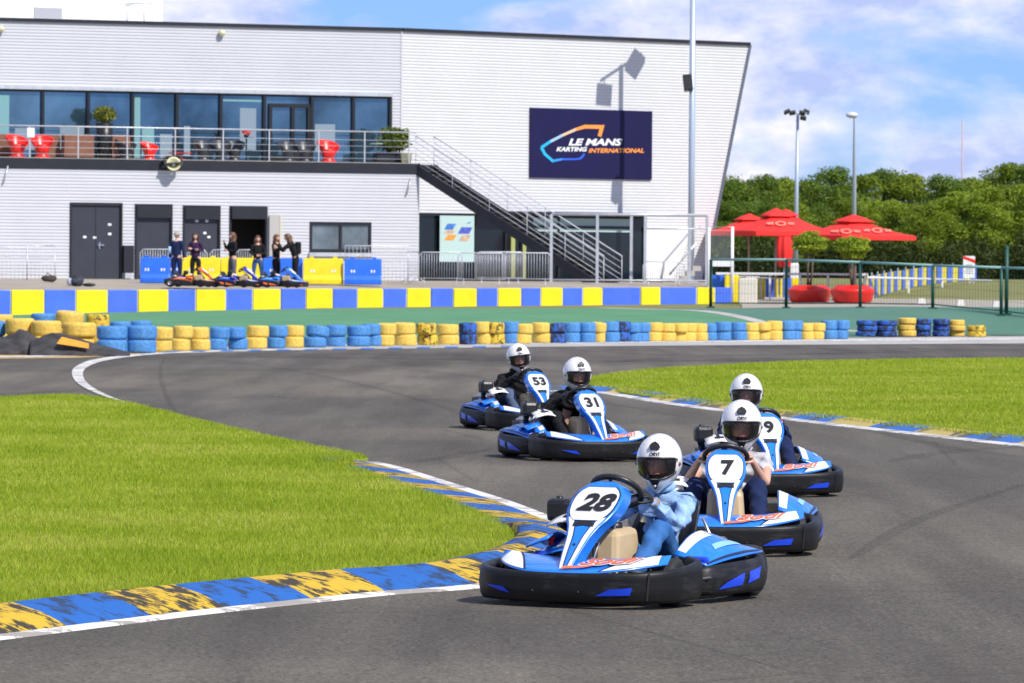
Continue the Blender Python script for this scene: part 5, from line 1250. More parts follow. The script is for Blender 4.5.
FB = spline([(-.50, -.36, 0), (-.585, -.40, 0), (-.615, -.50, 0), (-.615, -.66, 0), (-.575, -.82, 0), (-.45, -.94, 0), (-.25, -.995, 0), (0, -1.01, 0), (.25, -.995, 0), (.45, -.94, 0), (.575, -.82, 0), (.615, -.66, 0), (.615, -.50, 0), (.585, -.40, 0), (.50, -.36, 0)], 5)
def path_at(path, s):
    n = len(path)-1; x = max(0, min(1, s))*n; i = min(int(x), n-1); p = path[i].lerp(path[i+1], x-i)
    d = (path[min(i+2, n)]-path[max(i-1, 0)]).normalized(); return p, Vector((-d.y, d.x, 0))*-1   # outward for paths running +x at the front
def zb_f(s_, z): return z*(.80+.30*abs(2*s_-1)**1.6)
def band(path, prof, mi=0, flip=1, zf=None):
    """sweep a closed profile (offset outward, z) along a plan path"""
    mb = MB(); n = len(path); k = len(prof); vs = []
    for i in range(n):
        p, q = path_at(path, i/(n-1)); vs += [p+q*flip*o+Vector((0, 0, zf(i/(n-1), z) if zf else z)) for o, z in prof]
    fs = []
    for i in range(n-1):
        for j in range(k): fs.append((i*k+j, i*k+(j+1) % k, (i+1)*k+(j+1) % k, (i+1)*k+j))
    mb.add(vs, fs, mi, True); mb.add(vs[:k], [tuple(range(k))], mi); mb.add(vs[-k:], [tuple(range(k))[::-1]], mi); return mb
def patch(path, corners, offz, flip=1, n=6):
    """four (s, z) corners laid on the outside of a band; offz(z) gives the outward offset"""
    mb = MB()
    def fn(a, b):
        s0 = corners[0][0]*(1-a)+corners[1][0]*a; s1 = corners[3][0]*(1-a)+corners[2][0]*a
        z0 = corners[0][1]*(1-a)+corners[1][1]*a; z1 = corners[3][1]*(1-a)+corners[2][1]*a
        s_ = s0*(1-b)+s1*b; z = z0*(1-b)+z1*b; p, q = path_at(path, s_); return p+q*flip*(offz(z)+.003)+Vector((0, 0, z))
    mb.grid(fn, n, 2); return mb
PF = [(-.045, .05), (0., .038), (.012, .06), (.022, .13), (.016, .19), (.02, .215), (.005, .235), (-.03, .232), (-.045, .20)]
def offF(z): return .004+np.interp(z*1.2, [.038, .06, .13, .19, .215], [0, .012, .022, .016, .02])
def nass(a, b, off=0.):
    """a across, b up along the steering fairing"""
    tilt = radians(47); L1 = b*1.055; a = a*FW[0]
    y = -.925+L1*cos(tilt)+.42*a*a+.07*(b/.52)**2; z = .190+L1*sin(tilt)
    nrm_ = Vector((0, -sin(tilt), cos(tilt)))
    return Vector((a, y, z))+nrm_*off
FW = [1.]
def nw(b):
    return float(np.interp(b, [0, .02, .10, .22, .29, .335, .40, .47, .53, .57, .585], [.028, .036, .049, .068, .092, .120, .144, .148, .128, .088, .04]))
def make_kart(label, number, pal=None, nitalic=0., plate_txt=None, simple=False):
    p_ = dict(b=KB, db=KBD, w=KW, t=KW); 
    if pal: p_.update(pal)
    k = thing('racing_kart', label, 'kart')
    # floor and frame
    mb = MB(); mb.box((0, -.12, .045), (.52, 1.16, .012)); obj('floor_tray', mb, dark, k)
    mb = MB()
    for sx in (-1, 1): mb.tube([(sx*.24, -.78, .07), (sx*.30, -.55, .07), (sx*.33, -.1, .07), (sx*.34, .58, .07)], .016, 8); mb.tube([(sx*.34, -.36, .10), (sx*.60, -.32, .14), (sx*.61, .36, .14), (sx*.34, .42, .10)], .012, 6)
    mb.tube([(-.24, -.78, .07), (.24, -.78, .07)], .016, 8); mb.tube([(-.34, .58, .07), (.34, .58, .07)], .016, 8); mb.tube([(-.33, .1, .07), (.33, .1, .07)], .014, 8)
    mb.tube([(-.50, -.50, .14), (.50, -.50, .14)], .014, 6); mb.tube([(-.46, .46, .14), (.46, .46, .14)], .02, 8); obj('frame', mb, dark, k)
    # bumpers
    fb = obj('front_bumper', band(FB, PF, flip=1, zf=zb_f), KK, k)
    for s in (-1, 1):
        cs = [(.5+.070, .072), (.5+.135, .078), (.5+.140, .118), (.5+.095, .108)] if s > 0 else [(.5-.150, .112), (.5-.105, .080), (.5-.085, .072), (.5-.100, .105)]
        obj('bumper_insert', patch(FB, cs, offF), p_['db'], fb)
    # small bolts on the bumper
    mb = MB()
    for s_ in (.46, .54):
        p, q = path_at(FB, s_); mb.sphere(p+q*.02+Vector((0, 0, .09)), .006, 8, 6)
    obj('bolt', mb, dark, fb)
    mb = patch(FB, ((.668, .05), (.672, .05), (.676, .20), (.672, .20)), offF); obj('seam', mb, INK, fb)
    # nose panel between the front bumper and the legs
    def nose(u, v, dz=0.):
        x = -.53+1.06*u; yf = -.985+.30*abs(x/.53)**3.2; yb = -.70+.06*abs(x/.5)
        y = yf+(yb-yf)*v; e = 1-(abs(x)/.53)**2
        return Vector((x, y, .178+.05*(1-e)+(.066-.02*(1-e))*v+.014*sin(pi*v)*e+dz))
    mb = MB(); mb.grid(lambda u, v: nose(u, v), 28, 6, mf=lambda u, v: 0); npn = obj('nose_panel', mb, p_['b'], k, solid=.006, recalc=False)
    for s in (0, 1):
        mb = MB()
        def wf_(a, b, s=s):
            u0 = .03+.02*b; u1 = .27-.17*b; u = u0+(u1-u0)*a; return nose(u if s == 0 else 1-u, .04+.92*b, .007)
        mb.grid(wf_, 8, 6); obj('white_corner', mb, p_['w'], npn, recalc=False)
        mb = MB(); mb.grid(lambda a, b, s=s: nose((.275-.17*b+.012*a) if s == 0 else 1-(.275-.17*b+.012*a), .03+.94*b, .008), 1, 6); obj('black_edge', mb, INK, npn, recalc=False)
    # script logo, orange with a white outline
    for bold, m_, dz in ((.07, KW, .015), (.015, KO_, .019)):
        vs, fs = text2d('Sodi', .15, bold*.15, .35, sub=True); mb = MB(); xs = [v[0] for v in vs]; mxx = max(xs)-min(xs)
        mb.add([nose(.5+.03+(v[0]+.165)/1.06*1.15, .46+v[1]*3.6, dz) for v in vs], fs); obj('logo', mb, m_, npn, recalc=False)
    mb = MB(); mb.add([nose(.5+x, y, .017) for x, y in ((-.01, .10), (.12, .16), (.34, .62), (.30, .60), (.11, .24), (.0, .22))], [(0, 1, 2, 3, 4, 5)]); obj('logo_swash', mb, KO_, npn, recalc=False)
    # steering fairing
    bs = [0, .02, .10, .16, .22, .29, .335, .40, .47, .53, .57, .585]
    def fa(u, v):
        x = v*(len(bs)-1); i = min(int(x), len(bs)-2); b = bs[i]+(bs[i+1]-bs[i])*(x-i); return (u*2-1)*nw(b), b
    mb = MB(); mb.grid(lambda u, v: nass(*fa(u, v), 0), 12, 22); sf = obj('steering_fairing', mb, p_['b'], k, solid=.012, recalc=False)
    for s in (-1, 1):   # the moulding's turned-back sides
        def skirt(u, v, s=s):
            w_, b_ = fa(0 if s < 0 else 1, v); return nass(w_, b_, 0)+Vector((0, .085*u, -.02*u))
        mb = MB(); mb.grid(skirt, 2, 22); obj('fairing_side', mb, p_['b'], sf, recalc=False)
    for s in (-1, 1):   # white side stripe
        mb2 = MB()
        def stripe(u, v, s=s):
            b_ = .012+.335*v; w_ = nw(b_); out_ = w_*.86; inn_ = w_*.86-(.018+.016*v)
            return nass(s*(out_+(max(inn_, .004)-out_)*u), b_, .0085)
        mb2.grid(stripe, 2, 14); obj('white_stripe', mb2, p_['w'], sf, recalc=False)
        def fineline(u, v, s=s):
            b_ = .012+.335*v; w_ = nw(b_); i2 = w_*.86-(.018+.016*v); return nass(s*(max(i2, .004)-.006*u), b_, .009)
        mb3 = MB(); mb3.grid(fineline, 1, 14); obj('outline', mb3, KOU, sf, recalc=False)
    mb = MB(); mb.grid(lambda u, v: nass((u*2-1)*.060, .285+.028*v+.01*(1-abs(u*2-1)), .010), 8, 2); obj('air_slot', mb, INK, sf, recalc=False)
    mb = MB(); mb.sphere(nass(0, .17, .008), .008, 8, 6); obj('bolt', mb, INK, sf)
    # number plate: rounded white field with digits
    def fieldpt(u, v, g=1.):
        t = v*2-1; hw = .126*g*(1-abs(t)**3.5*.38)*(1-.10*(t < 0)*abs(t)); return nass((u*2-1)*hw, .435+t*.108*g, 0)
    mb = MB(); mb.grid(lambda u, v: fieldpt(u, v, 1.05)+Vector((0, -.0065, .0055)), 14, 12); npl = obj('plate_outline', mb, KOU, sf, recalc=False)
    mb = MB(); mb.grid(lambda u, v: fieldpt(u, v)+Vector((0, -.009, .0075)), 14, 12); npl = obj('number_plate', mb, p_['t'], sf, recalc=False)
    if number:
        vs, fs = text2d(number, .150, .006, nitalic); mb = MB(); mb.add([nass(v[0]*1.18+.01, .435+v[1]*.98, .0185) for v in vs], fs); mb.s = [False]*len(mb.s); obj('number', mb, INK, sf, recalc=False)
    # side pods
    for s in (-1, 1):
        SPth = spline([(s*.50, -.34, 0), (s*.585, -.30, 0), (s*.62, -.22, 0), (s*.645, -.05, 0), (s*.66, .15, 0), (s*.655, .27, 0), (s*.61, .36, 0), (s*.50, .39, 0)], 5)
        PS = [(-.03, .055), (0., .045), (.012, .07), (.018, .12), (.008, .175), (-.006, .195), (-.035, .19)]
        def offS(z): return .003+np.interp(z, [.045, .07, .12, .175], [0, .012, .018, .008])
        sb = obj('side_bumper', band(SPth, PS, flip=(1 if s > 0 else -1), zf=lambda s_, z: z+.05*s_*(z > .1)), KK, k)
        # blue slanted windows
        for (c0, c1, c2, c3) in (((.26, .075), (.46, .09), (.48, .155), (.34, .115)), ((.50, .095), (.60, .12), (.65, .18), (.52, .16))):
            mb = patch(SPth, (c0, c1, c2, c3), offS, flip=(1 if s > 0 else -1)); obj('bumper_insert', mb, p_['db'], sb)
        mb = MB(); p, q = path_at(SPth, .84); mb.sphere(p+q*(1 if s > 0 else -1)*.012+Vector((0, 0, .15)), .014, 8, 6); obj('bolt', mb, ALU, sb)
        # moulded pod top
        def pod(u, v, s=s):
            y = -.27+.60*u; xo = .57+.065*min(1, (u/.55)); xi = .36
            x = xo+(xi-xo)*v; h = .190+.055*u+.13*sin(pi*min(.90, .12+u*.80))*(.15+.85*v**.7)+.02*v
            return Vector((s*x, y, h))
        mb = MB(); mb.grid(pod, 16, 6); pd = obj('side_pod', mb, p_['b'], k, solid=.008, recalc=False)
        mb = MB(); mb.grid(lambda u, v: pod(.30+.5*u+.05*v, .30+.16*v)+Vector((0, 0, .008)), 8, 2); obj('pod_lettering', mb, mat('pod_pale_blue', (.25, .50, .80), .4), pd, recalc=False)
        mb = MB(); mb.grid(lambda u, v: pod(.05+.5*u, .72+.24*v)+Vector((0, 0, .007)), 10, 2, mf=lambda u, v: 0); obj('pod_white_panel', mb, p_['w'], pd, recalc=False)
        mb = MB(); mb.grid(lambda u, v: pod(.02+.96*u, .02+.05*v)+Vector((0, 0, .008)), 12, 1); obj('dark_edge', mb, KOU, pd, recalc=False)
        mb = MB(); mb.box((s*.50, -.235, .185), (.12, .05, .13)); obj('pod_front', mb, p_['db'], pd, bevel=.015)
        mb = MB(); mb.tube([(s*.30, .02, .11), (s*.42, .05, .30), (s*.44, .30, .30)], .010, 6); obj('pod_stay', mb, steel, k)
    RB = spline([(-.50, .56, 0), (-.47, .64, 0), (-.35, .68, 0), (0, .69, 0), (.35, .68, 0), (.47, .64, 0), (.50, .56, 0)], 4)
    obj('rear_bumper', band(RB, [(-.03, .09), (0, .08), (.02, .12), (.02, .22), (0, .26), (-.03, .25)], flip=-1), KK, k)
    # wheels
    def wheel(x, y, r, w, steer=0.):
        mb = MB(); h = w/2; mb.lathe([(r*.50, -h*.9), (r*.62, -h), (r*.86, -h), (r*.97, -h*.82), (r, -h*.6), (r, h*.6), (r*.97, h*.82), (r*.86, h), (r*.62, h), (r*.50, h*.9)], ax='x', n=28)
        if steer: mb2 = MB(); mb2.merge(mb, Matrix.Rotation(steer, 4, 'Z')); mb = mb2
        wh = obj('wheel', mb, KT, k); wh.location = (x, y, r)
        mb = MB(); mb.lathe([(.012, -h*.6), (r*.46, -h*.6), (r*.53, -h*.88), (r*.53, h*.88), (r*.46, h*.5), (.012, h*.4)], ax='x', n=20)
        for j in range(5): a = j*2*pi/5; mb.box((h*.45, cos(a)*r*.26, sin(a)*r*.26), (.014, .03, .03))
        if steer: mb2 = MB(); mb2.merge(mb, Matrix.Rotation(steer, 4, 'Z')); mb = mb2
        obj('rim', mb, ALU, wh)
    for s in (-1, 1): wheel(s*.475, -.55, .128, .125, .10); wheel(s*.455, .46, .14, .18)
    # fuel tank between the legs
    mb = MB(); mb.hexa([(-.145, -.56, .07), (.145, -.56, .07), (.145, -.20, .07), (-.145, -.20, .07)], [(-.115, -.50, .39), (.115, -.50, .39), (.12, -.24, .40), (-.12, -.24, .40)]); tk = obj('fuel_tank', mb, TANK, k, bevel=.035)
    mb = MB(); mb.lathe([(.001, .425), (.04, .425), (.042, .40), (.042, .385)], (.03, -.36, 0), n=14); obj('cap', mb, black, tk)
    mb = MB(); mb.box((0, -.545, .2), (.012, .06, .24)); obj('strap', mb, dark, tk)
    # pedals, tie bars, column
    mb = MB(); mb.tube([(-.40, -.60, .215), (.40, -.60, .215)], .010, 8); mb.tube([(.10, -.62, .19), (.36, -.60, .17)], .009, 6); mb.tube([(-.10, -.62, .19), (-.36, -.60, .17)], .009, 6); mb.tube([(.38, -.60, .22), (.38, -.58, .10)], .009, 6); mb.tube([(-.38, -.60, .22), (-.38, -.58, .10)], .009, 6); obj('tie_bar', mb, dark, k)
    for s in (-1, 1):
        mb = MB(); mb.tube([(s*.19, -.66, .08), (s*.19, -.70, .20)], .008, 6); mb.box((s*.19, -.70, .21), (.08, .012, .05)); obj('pedal', mb, ALU, k)
    for s in (-1, 1):
        mb = MB(); mb.tube([(s*.13, -.56, .10), (s*.045, -.40, .52)], .009, 8); obj('column_support', mb, steel, k)
    mb = MB(); mb.tube([(0, -.66, .12), (0, -.31, .57)], .012, 8); obj('steering_column', mb, steel, k)
    # wheel
    c = Vector((0, -.285, .59)); ax_ = Vector((0, .62, .78)).normalized(); e1 = Vector((1, 0, 0)); e2 = ax_.cross(e1)
    mb = MB(); mb.tube([c+(e1*cos(t)*1.05+e2*sin(t)*.92)*.142 for t in [j*2*pi/24 for j in range(24)]], .017, 10, closed=True)
    for t in (pi/2+pi, .3, pi-.3): mb.tube([c-ax_*.02, c+(e1*cos(t)*1.05+e2*sin(t)*.92)*.13], .010, 6)
    mb.lathe([(.001, .0), (.045, .0), (.045, .03), (.001, .03)], c-Vector((0, 0, .02)), n=14); obj('steering_wheel', mb, black, k)
    # seat
    def seat(u, v):
        # v along the spine: front lip .. base .. back top ; u across
        sp_ = [(-.12, .17), (.0, .095), (.16, .075), (.28, .12), (.36, .24), (.41, .38), (.44, .51)]
        x = v*(len(sp_)-1); i = min(int(x), len(sp_)-2); t = x-i; y = sp_[i][0]*(1-t)+sp_[i+1][0]*t; z = sp_[i][1]*(1-t)+sp_[i+1][1]*t
        a = (u*2-1); w = .165+.03*sin(pi*v); side = abs(a)**2.5
        hh = .16*sin(pi*min(1, max(.0, v*1.02)))+.02
        return Vector((a*w*(1+.1*side), y-side*hh*.9*(v > .45)*(v-.45)*1.6, z+side*hh*(1-max(0, v-.55)*1.8)))
    mb = MB(); mb.grid(seat, 16, 20); obj('seat', mb, mat('seat_black', (.02, .02, .022), .3), k, solid=.012, recalc=False)
    for s in (-1, 1):
        mb = MB(); mb.tube([(s*.33, .50, .08), (s*.21, .40, .42)], .010, 6); mb.tube([(s*.34, .3, .08), (s*.22, .36, .34)], .010, 6); obj('seat_stay', mb, steel, k)
    # engine on the driver's right hand
    e = MB(); e.box((-.36, .32, .22), (.20, .22, .24)); e.box((-.36, .16, .24), (.16, .14, .14))
    for j in range(6): e.box((-.36, .16, .15+j*.035), (.21, .17, .010))
    en_ = obj('engine', e, dark, k, bevel=.008)
    mb = MB(); mb.lathe([(.001, .0), (.085, .0), (.09, .015), (.05, .04), (.001, .05)], (-.36, .34, .34), n=18); obj('recoil_cover', mb, ALU, en_)
    mb = MB(); mb.tube([(-.36, .42, .28), (-.34, .50, .28), (-.28, .60, .27), (.10, .61, .26)], .028, 10); mb.tube([(-.15, .605, .265), (.25, .61, .26)], .05, 12); obj('exhaust', mb, mat('exhaust_steel', (.35, .30, .26), .5, metal=.8), k)
    mb = MB(); mb.lathe([(.001, .0), (.078, .0), (.084, .01), (.084, .115), (.078, .13), (.03, .135), (.03, .15), (.001, .15)], (-.49, -.06, .385), n=24)
    mb2 = MB(); mb2.box((-.47, -.06, .465), (.155, .145, .13)); af = obj('air_filter', mb2, black, k, bevel=.03)
    mb = MB(); mb.lathe([(.001, .545-.45), (.02, .54-.45), (.022, .51-.45), (.001, .51-.45)], (-.49, -.06, .45), n=12); mb.tube([(-.49, -.05, .40), (-.44, .12, .32)], .03, 8); obj('intake_pipe', mb, black, af)
    # white cowl with black stripe
    def cowl(u, v): x = -.52+.24*u; y = -.26+.34*v; return Vector((x, y, .30+.085*sin(pi*(.15+.7*v))+.03*sin(pi*u)))
    mb = MB(); mb.grid(cowl, 6, 6); cw = obj('engine_cowl', mb, p_['w'], k, solid=.01, recalc=False)
    cw.location = (.10, .03, .045); cw.scale = (1.1, 1.1, 1)
    mb = MB(); mb.grid(lambda u, v: cowl(.36+.1*u+.10*v, .1+.8*v)+Vector((0, 0, .008)), 1, 6); mb.grid(lambda u, v: cowl(.30+.3*u, .12+.10*v)+Vector((0, 0, .008)), 3, 1); obj('stripe', mb, INK, cw, recalc=False)
    mb = MB(); mb.sphere((-.47, -.20, .325), (.024, .024, .022), 12, 8); mb.tube([(-.47, -.20, .28), (-.47, -.20, .32)], .018, 8); obj('red_cap', mb, red, k)
    mb = MB(); mb.grid(lambda u, v: Vector((-.58+.14*v, -.30+.24*u, .27+.05*v+.03*sin(pi*u))), 4, 3); obj('front_cover', mb, p_['b'], k, solid=.01, recalc=False)
    return k

# ------------------------------------------------------------------ people
def skin_geo(nodes, edges, root, lv=2):
    names = list(nodes); me = bpy.data.meshes.new('s'); me.from_pydata([tuple(nodes[n][0]) for n in names], [(names.index(a), names.index(b)) for a, b in edges], [])
    o = bpy.data.objects.new('s', me); C.objects.link(o); md = o.modifiers.new('k', 'SKIN'); md.use_smooth_shade = True
    if not me.skin_vertices: raise RuntimeError('no skin layer')
    for i, n in enumerate(names):
        r = nodes[n][1]; r = r if isinstance(r, tuple) else (r, r); me.skin_vertices[0].data[i].radius = r; me.skin_vertices[0].data[i].use_root = (n == root)
    sb = o.modifiers.new('ss', 'SUBSURF'); sb.levels = lv; sb.render_levels = lv
    dg = bpy.context.evaluated_depsgraph_get(); dg.update(); m2 = bpy.data.meshes.new_from_object(o.evaluated_get(dg))
    mb = MB(); mb.add([v.co.copy() for v in m2.vertices], [tuple(p.vertices) for p in m2.polygons], 0, True)
    bpy.data.objects.remove(o); bpy.data.meshes.remove(me); bpy.data.meshes.remove(m2); return mb
_hand = {}
def hand_geo(curl):
    """right hand: wrist at origin, fingers towards -Y, palm facing -Z, thumb towards -X"""
    if curl in _hand: return _hand[curl]
    mb = MB(); N_ = {'w': ((0, .01, 0), (.026, .018)), 'p': ((0, -.035, 0), (.034, .016)), 'q': ((0, -.075, -.002), (.038, .013))}
    mb.merge(skin_geo(N_, [('w', 'p'), ('p', 'q')], 'w', 2))
    for i, (x, L_) in enumerate(((-.030, .068), (-.010, .076), (.011, .070), (.030, .055))):
        p = Vector((x, -.070, 0)); a = -.05*curl; pts = [(p, .0095)]
        for j, f in enumerate((.45, .32, .23)):
            a += curl*(.75, .85, .6)[j]; p = p+Vector((x*.06, -cos(a), -sin(a)))*L_*f; pts.append((p, .0090-.001*j))
        nd = {'a': (Vector((x*.8, -.045, 0)), .010)}; nd.update({str(j): q for j, q in enumerate(pts)}); ks = list(nd)
        mb.merge(skin_geo(nd, list(zip(ks[:-1], ks[1:])), 'a', 1))
    nd = {'a': (Vector((-.018, -.02, -.004)), .014), 'b': (Vector((-.044, -.045, -.012)), .011), 'c': (Vector((-.052, -.072, -.018-.018*curl)), .0095), 'd': (Vector((-.046, -.094, -.022-.03*curl)), .008)}
    mb.merge(skin_geo(nd, [('a', 'b'), ('b', 'c'), ('c', 'd')], 'a', 1)); _hand[curl] = mb; return mb
def frame_to(pos, fwd, palm_dn, mirror=False, sc=1.):
    """hand matrix: -Y goes along fwd, -Z towards palm_dn"""
    y = -Vector(fwd).normalized(); z = -(Vector(palm_dn)); z = (z-y*z.dot(y)).normalized(); x = y.cross(z); 
    m = Matrix((x*(-1 if mirror else 1)*sc, y*sc, z*sc)).transposed().to_4x4(); m.translation = Vector(pos); return m
def head_geo():
    """head facing -Y, centre between the ears at the origin, about 0.23 m tall"""
    mb = MB()
    def warp(v):
        x, y, z = v; 
        if z < 0: x *= 1-.32*(z/-.115)**2; y = y*(1-.15*(z/-.115)**2)-(.012 if y < 0 else 0)*(z/-.115)
        if y > 0: y *= 1.08
        # eye sockets, brow, nose, lips, chin
        if y < 0:
            y += .010*math.exp(-((abs(x)-.032)**2)/.00025-((z-.008)**2)/.00018)
            y -= .024*math.exp(-(x**2)/.00012-((z+.022)**2)/.0005)
            y -= .008*math.exp(-(x**2)/.00005-((z+.005)**2)/.0006)
            y -= .007*math.exp(-(x**2)/.0006-((z+.060)**2)/.00006)
            y += .005*math.exp(-(x**2)/.0005-((z+.066)**2)/.00001)
            y -= .009*math.exp(-(x**2)/.0006-((z+.095)**2)/.0002)
            y -= .004*math.exp(-((z-.035)**2)/.0002)
        return Vector((x, y, z))
    mb.sphere((0, 0, 0), (.075, .092, .115), 40, 32, 0, warp)
    for s in (-1, 1): mb.sphere((s*.077, .010, -.005), (.010, .018, .030), 10, 8)
    return mb
HEAD = head_geo()
def face_parts(parent, T, hairm, hair='short'):
    mb = MB()
    for s in (-1, 1): mb.sphere((s*.032, -.077, .008), (.013, .010, .009), 12, 8)
    m_ = MB(); m_.merge(mb, T); obj('eye', m_, mat('eye_white', (.75, .73, .7), .2), parent)
    mb = MB()
    for s in (-1, 1): mb.sphere((s*.032, -.0855, .008), (.0055, .004, .0055), 10, 6)
    m_ = MB(); m_.merge(mb, T); obj('iris', m_, mat('eye_dark', (.03, .02, .015), .2), parent)
    mb = MB()
    for s in (-1, 1): mb.tube([(s*.046, -.078, .028), (s*.032, -.089, .032), (s*.018, -.091, .028)], .0035, 6)
    m_ = MB(); m_.merge(mb, T); obj('eyebrow', m_, mat('brow_brown', (.06, .035, .02), .8), parent)
    mb = MB(); mb.tube([(-.024, -.086, -.060), (-.010, -.0965, -.058), (.010, -.0965, -.058), (.024, -.086, -.060)], .0045, 6); m_ = MB(); m_.merge(mb, T); obj('mouth', m_, mat('lip', (.45, .12, .10), .5), parent)
SK = mat('skin', (.58, .33, .24), .5, spec=.4, noise=.07, nscale=12)
def helmet(parent, T, seed=0):
    sh = mat('helmet_white', (.78, .77, .76), .18, coat=.8)
    def shell(u, v, k=1.):
        th = 2*pi*u; ph = -.44*pi+v*(.94*pi); r = cos(ph); x = .123*r*sin(th); y = -.158*r*cos(th); z = .148*sin(ph)
        if z < 0:
            f = (z/-.148)
            y = y-(.020 if y < 0 else -.0)*f*1.2*abs(cos(th)); x *= 1-.22*f*f; z *= 1.05
            if y < 0: z -= .026*abs(cos(th))**3*f
        return Vector((x*k, y*k+.004, z*k+.006))
    nu, nv = 64, 40
    def is_open(u, v):
        th = (u*2*pi+pi) % (2*pi)-pi; z = shell(u, v).z; x_ = abs(th)/1.15
        lo = -.085+.035*x_**2; hi = .034-.012*x_**2
        return abs(th) < 1.12 and lo < z < hi
    mb = MB(); vs = [shell(i/nu, j/nv) for i in range(nu) for j in range(nv+1)]; fs = []
    for i in range(nu):
        for j in range(nv):
            if not is_open((i+.5)/nu, (j+.5)/nv): fs.append((i*(nv+1)+j, ((i+1) % nu)*(nv+1)+j, ((i+1) % nu)*(nv+1)+j+1, i*(nv+1)+j+1))
    mb.add(vs, fs, 0, True); m_ = MB(); m_.merge(mb, T); h = obj('helmet', m_, sh, parent, solid=.012, recalc=False); h['label'] = 'white full-face helmet with a black vent and open eye port'
    # dark trim round the eye port and on the chin
    def on(th, z, k=1.02):
        # find v for z
        lo_, hi_ = 0., 1.
        for _ in range(18):
            md = (lo_+hi_)/2
            if shell(th/(2*pi), md, 1).z < z: lo_ = md
            else: hi_ = md
        return shell(th/(2*pi), lo_, k)
    loop = []
    n = 22
    for i in range(n+1): th = -1.12+2.24*i/n; loop.append(on(th, .036-.012*(abs(th)/1.15)**2))
    for i in range(n+1): th = 1.12-2.24*i/n; loop.append(on(th, -.086+.035*(abs(th)/1.15)**2))
    mb = MB(); mb.tube(loop, .0075, 6, closed=True); m_ = MB(); m_.merge(mb, T); obj('port_trim', m_, black, h)
    # tinted visor, black at its sides and lower edge
    vm = mat('visor_tint', (.02, .022, .028), .08, alpha=.20, spec=.7)
    def vis(u, v): th = -1.12+2.24*u; hi = .034-.012*(abs(th)/1.15)**2; lo = -.083+.035*(abs(th)/1.15)**2; return on(th, lo+(hi-lo)*v, 1.012)
    mb = MB(); mb.grid(vis, 24, 8); m_ = MB(); m_.merge(mb, T); obj('visor', m_, vm, h, recalc=False)
    mb = MB()
    for s in (-1, 1): mb.grid(lambda u, v, s=s: (lambda th: on(th, (-.083+.035*(abs(th)/1.15)**2)+((.117-.047*(abs(th)/1.15)**2))*v, 1.016))(s*(.62+.50*u)), 6, 6)
    mb.grid(lambda u, v: (lambda th: on(th, -.084+.035*(abs(th)/1.15)**2+.028*v, 1.016))(-.65+1.3*u), 14, 2)
    m_ = MB(); m_.merge(mb, T); obj('visor_shade', m_, mat('visor_black', (.008, .008, .01), .15), h, recalc=False)
    mb = MB(); mb.grid(lambda u, v: (lambda th: on(th, -.138+.048*v-.0*abs(th), 1.022))((-.30+.6*u)*(.25+.75*v)), 8, 4); m_ = MB(); m_.merge(mb, T); obj('chin_vent', m_, black, h, recalc=False, solid=.005)
    mb = MB(); c = on(0, -.118, 1.04); mb.lathe([(.001, -.004), (.008, -.004), (.008, .0), (.001, .0)], c, 'y', 12); m_ = MB(); m_.merge(mb, T); obj('rivet', m_, KW, h, recalc=False)
    # black diamond vent on the brow
    mb = MB(); dm = [(0, .114), (-.20, .104), (-.27, .092), (-.20, .078), (.20, .078), (.27, .092), (.20, .104)]; mb.add([on(a, z, 1.14) for a, z in dm]+[on(a*1.15, z, 1.02) for a, z in dm], [(0, 1, 2, 3, 4, 5, 6)]+[(i, (i+1) % 7, 7+(i+1) % 7, 7+i) for i in range(7)]); m_ = MB(); m_.merge(mb, T); obj('brow_vent', m_, black, h)
    vs, fs = text2d('ORVI', .028, .0010, .2); mb = MB(); mb.add([on(v[0]*7.6*1.0, .055+v[1]*.95, 1.062) for v in vs], fs); m_ = MB(); m_.merge(mb, T); obj('lettering', m_, INK, h, recalc=False)
    # hinge screws and lower rim
    for s in (-1, 1): mb = MB(); mb.sphere(on(s*1.28, -.005, 1.02), .013, 10, 6); m_ = MB(); m_.merge(mb, T); obj('hinge', m_, mat('hinge_brown', (.12, .08, .06), .4), h)
    mb = MB(); mb.tube([shell(i/32, 0.01) for i in range(32)], .010, 6, closed=True); m_ = MB(); m_.merge(mb, T); obj('lower_rim', m_, black, h)
    return h
def cloth(name, c, var=.12, c2=None, bump=.5):
    return mat(name, c, .85, spec=.2, noise=var, nscale=7, bump=bump, bscale=16, col2=c2)
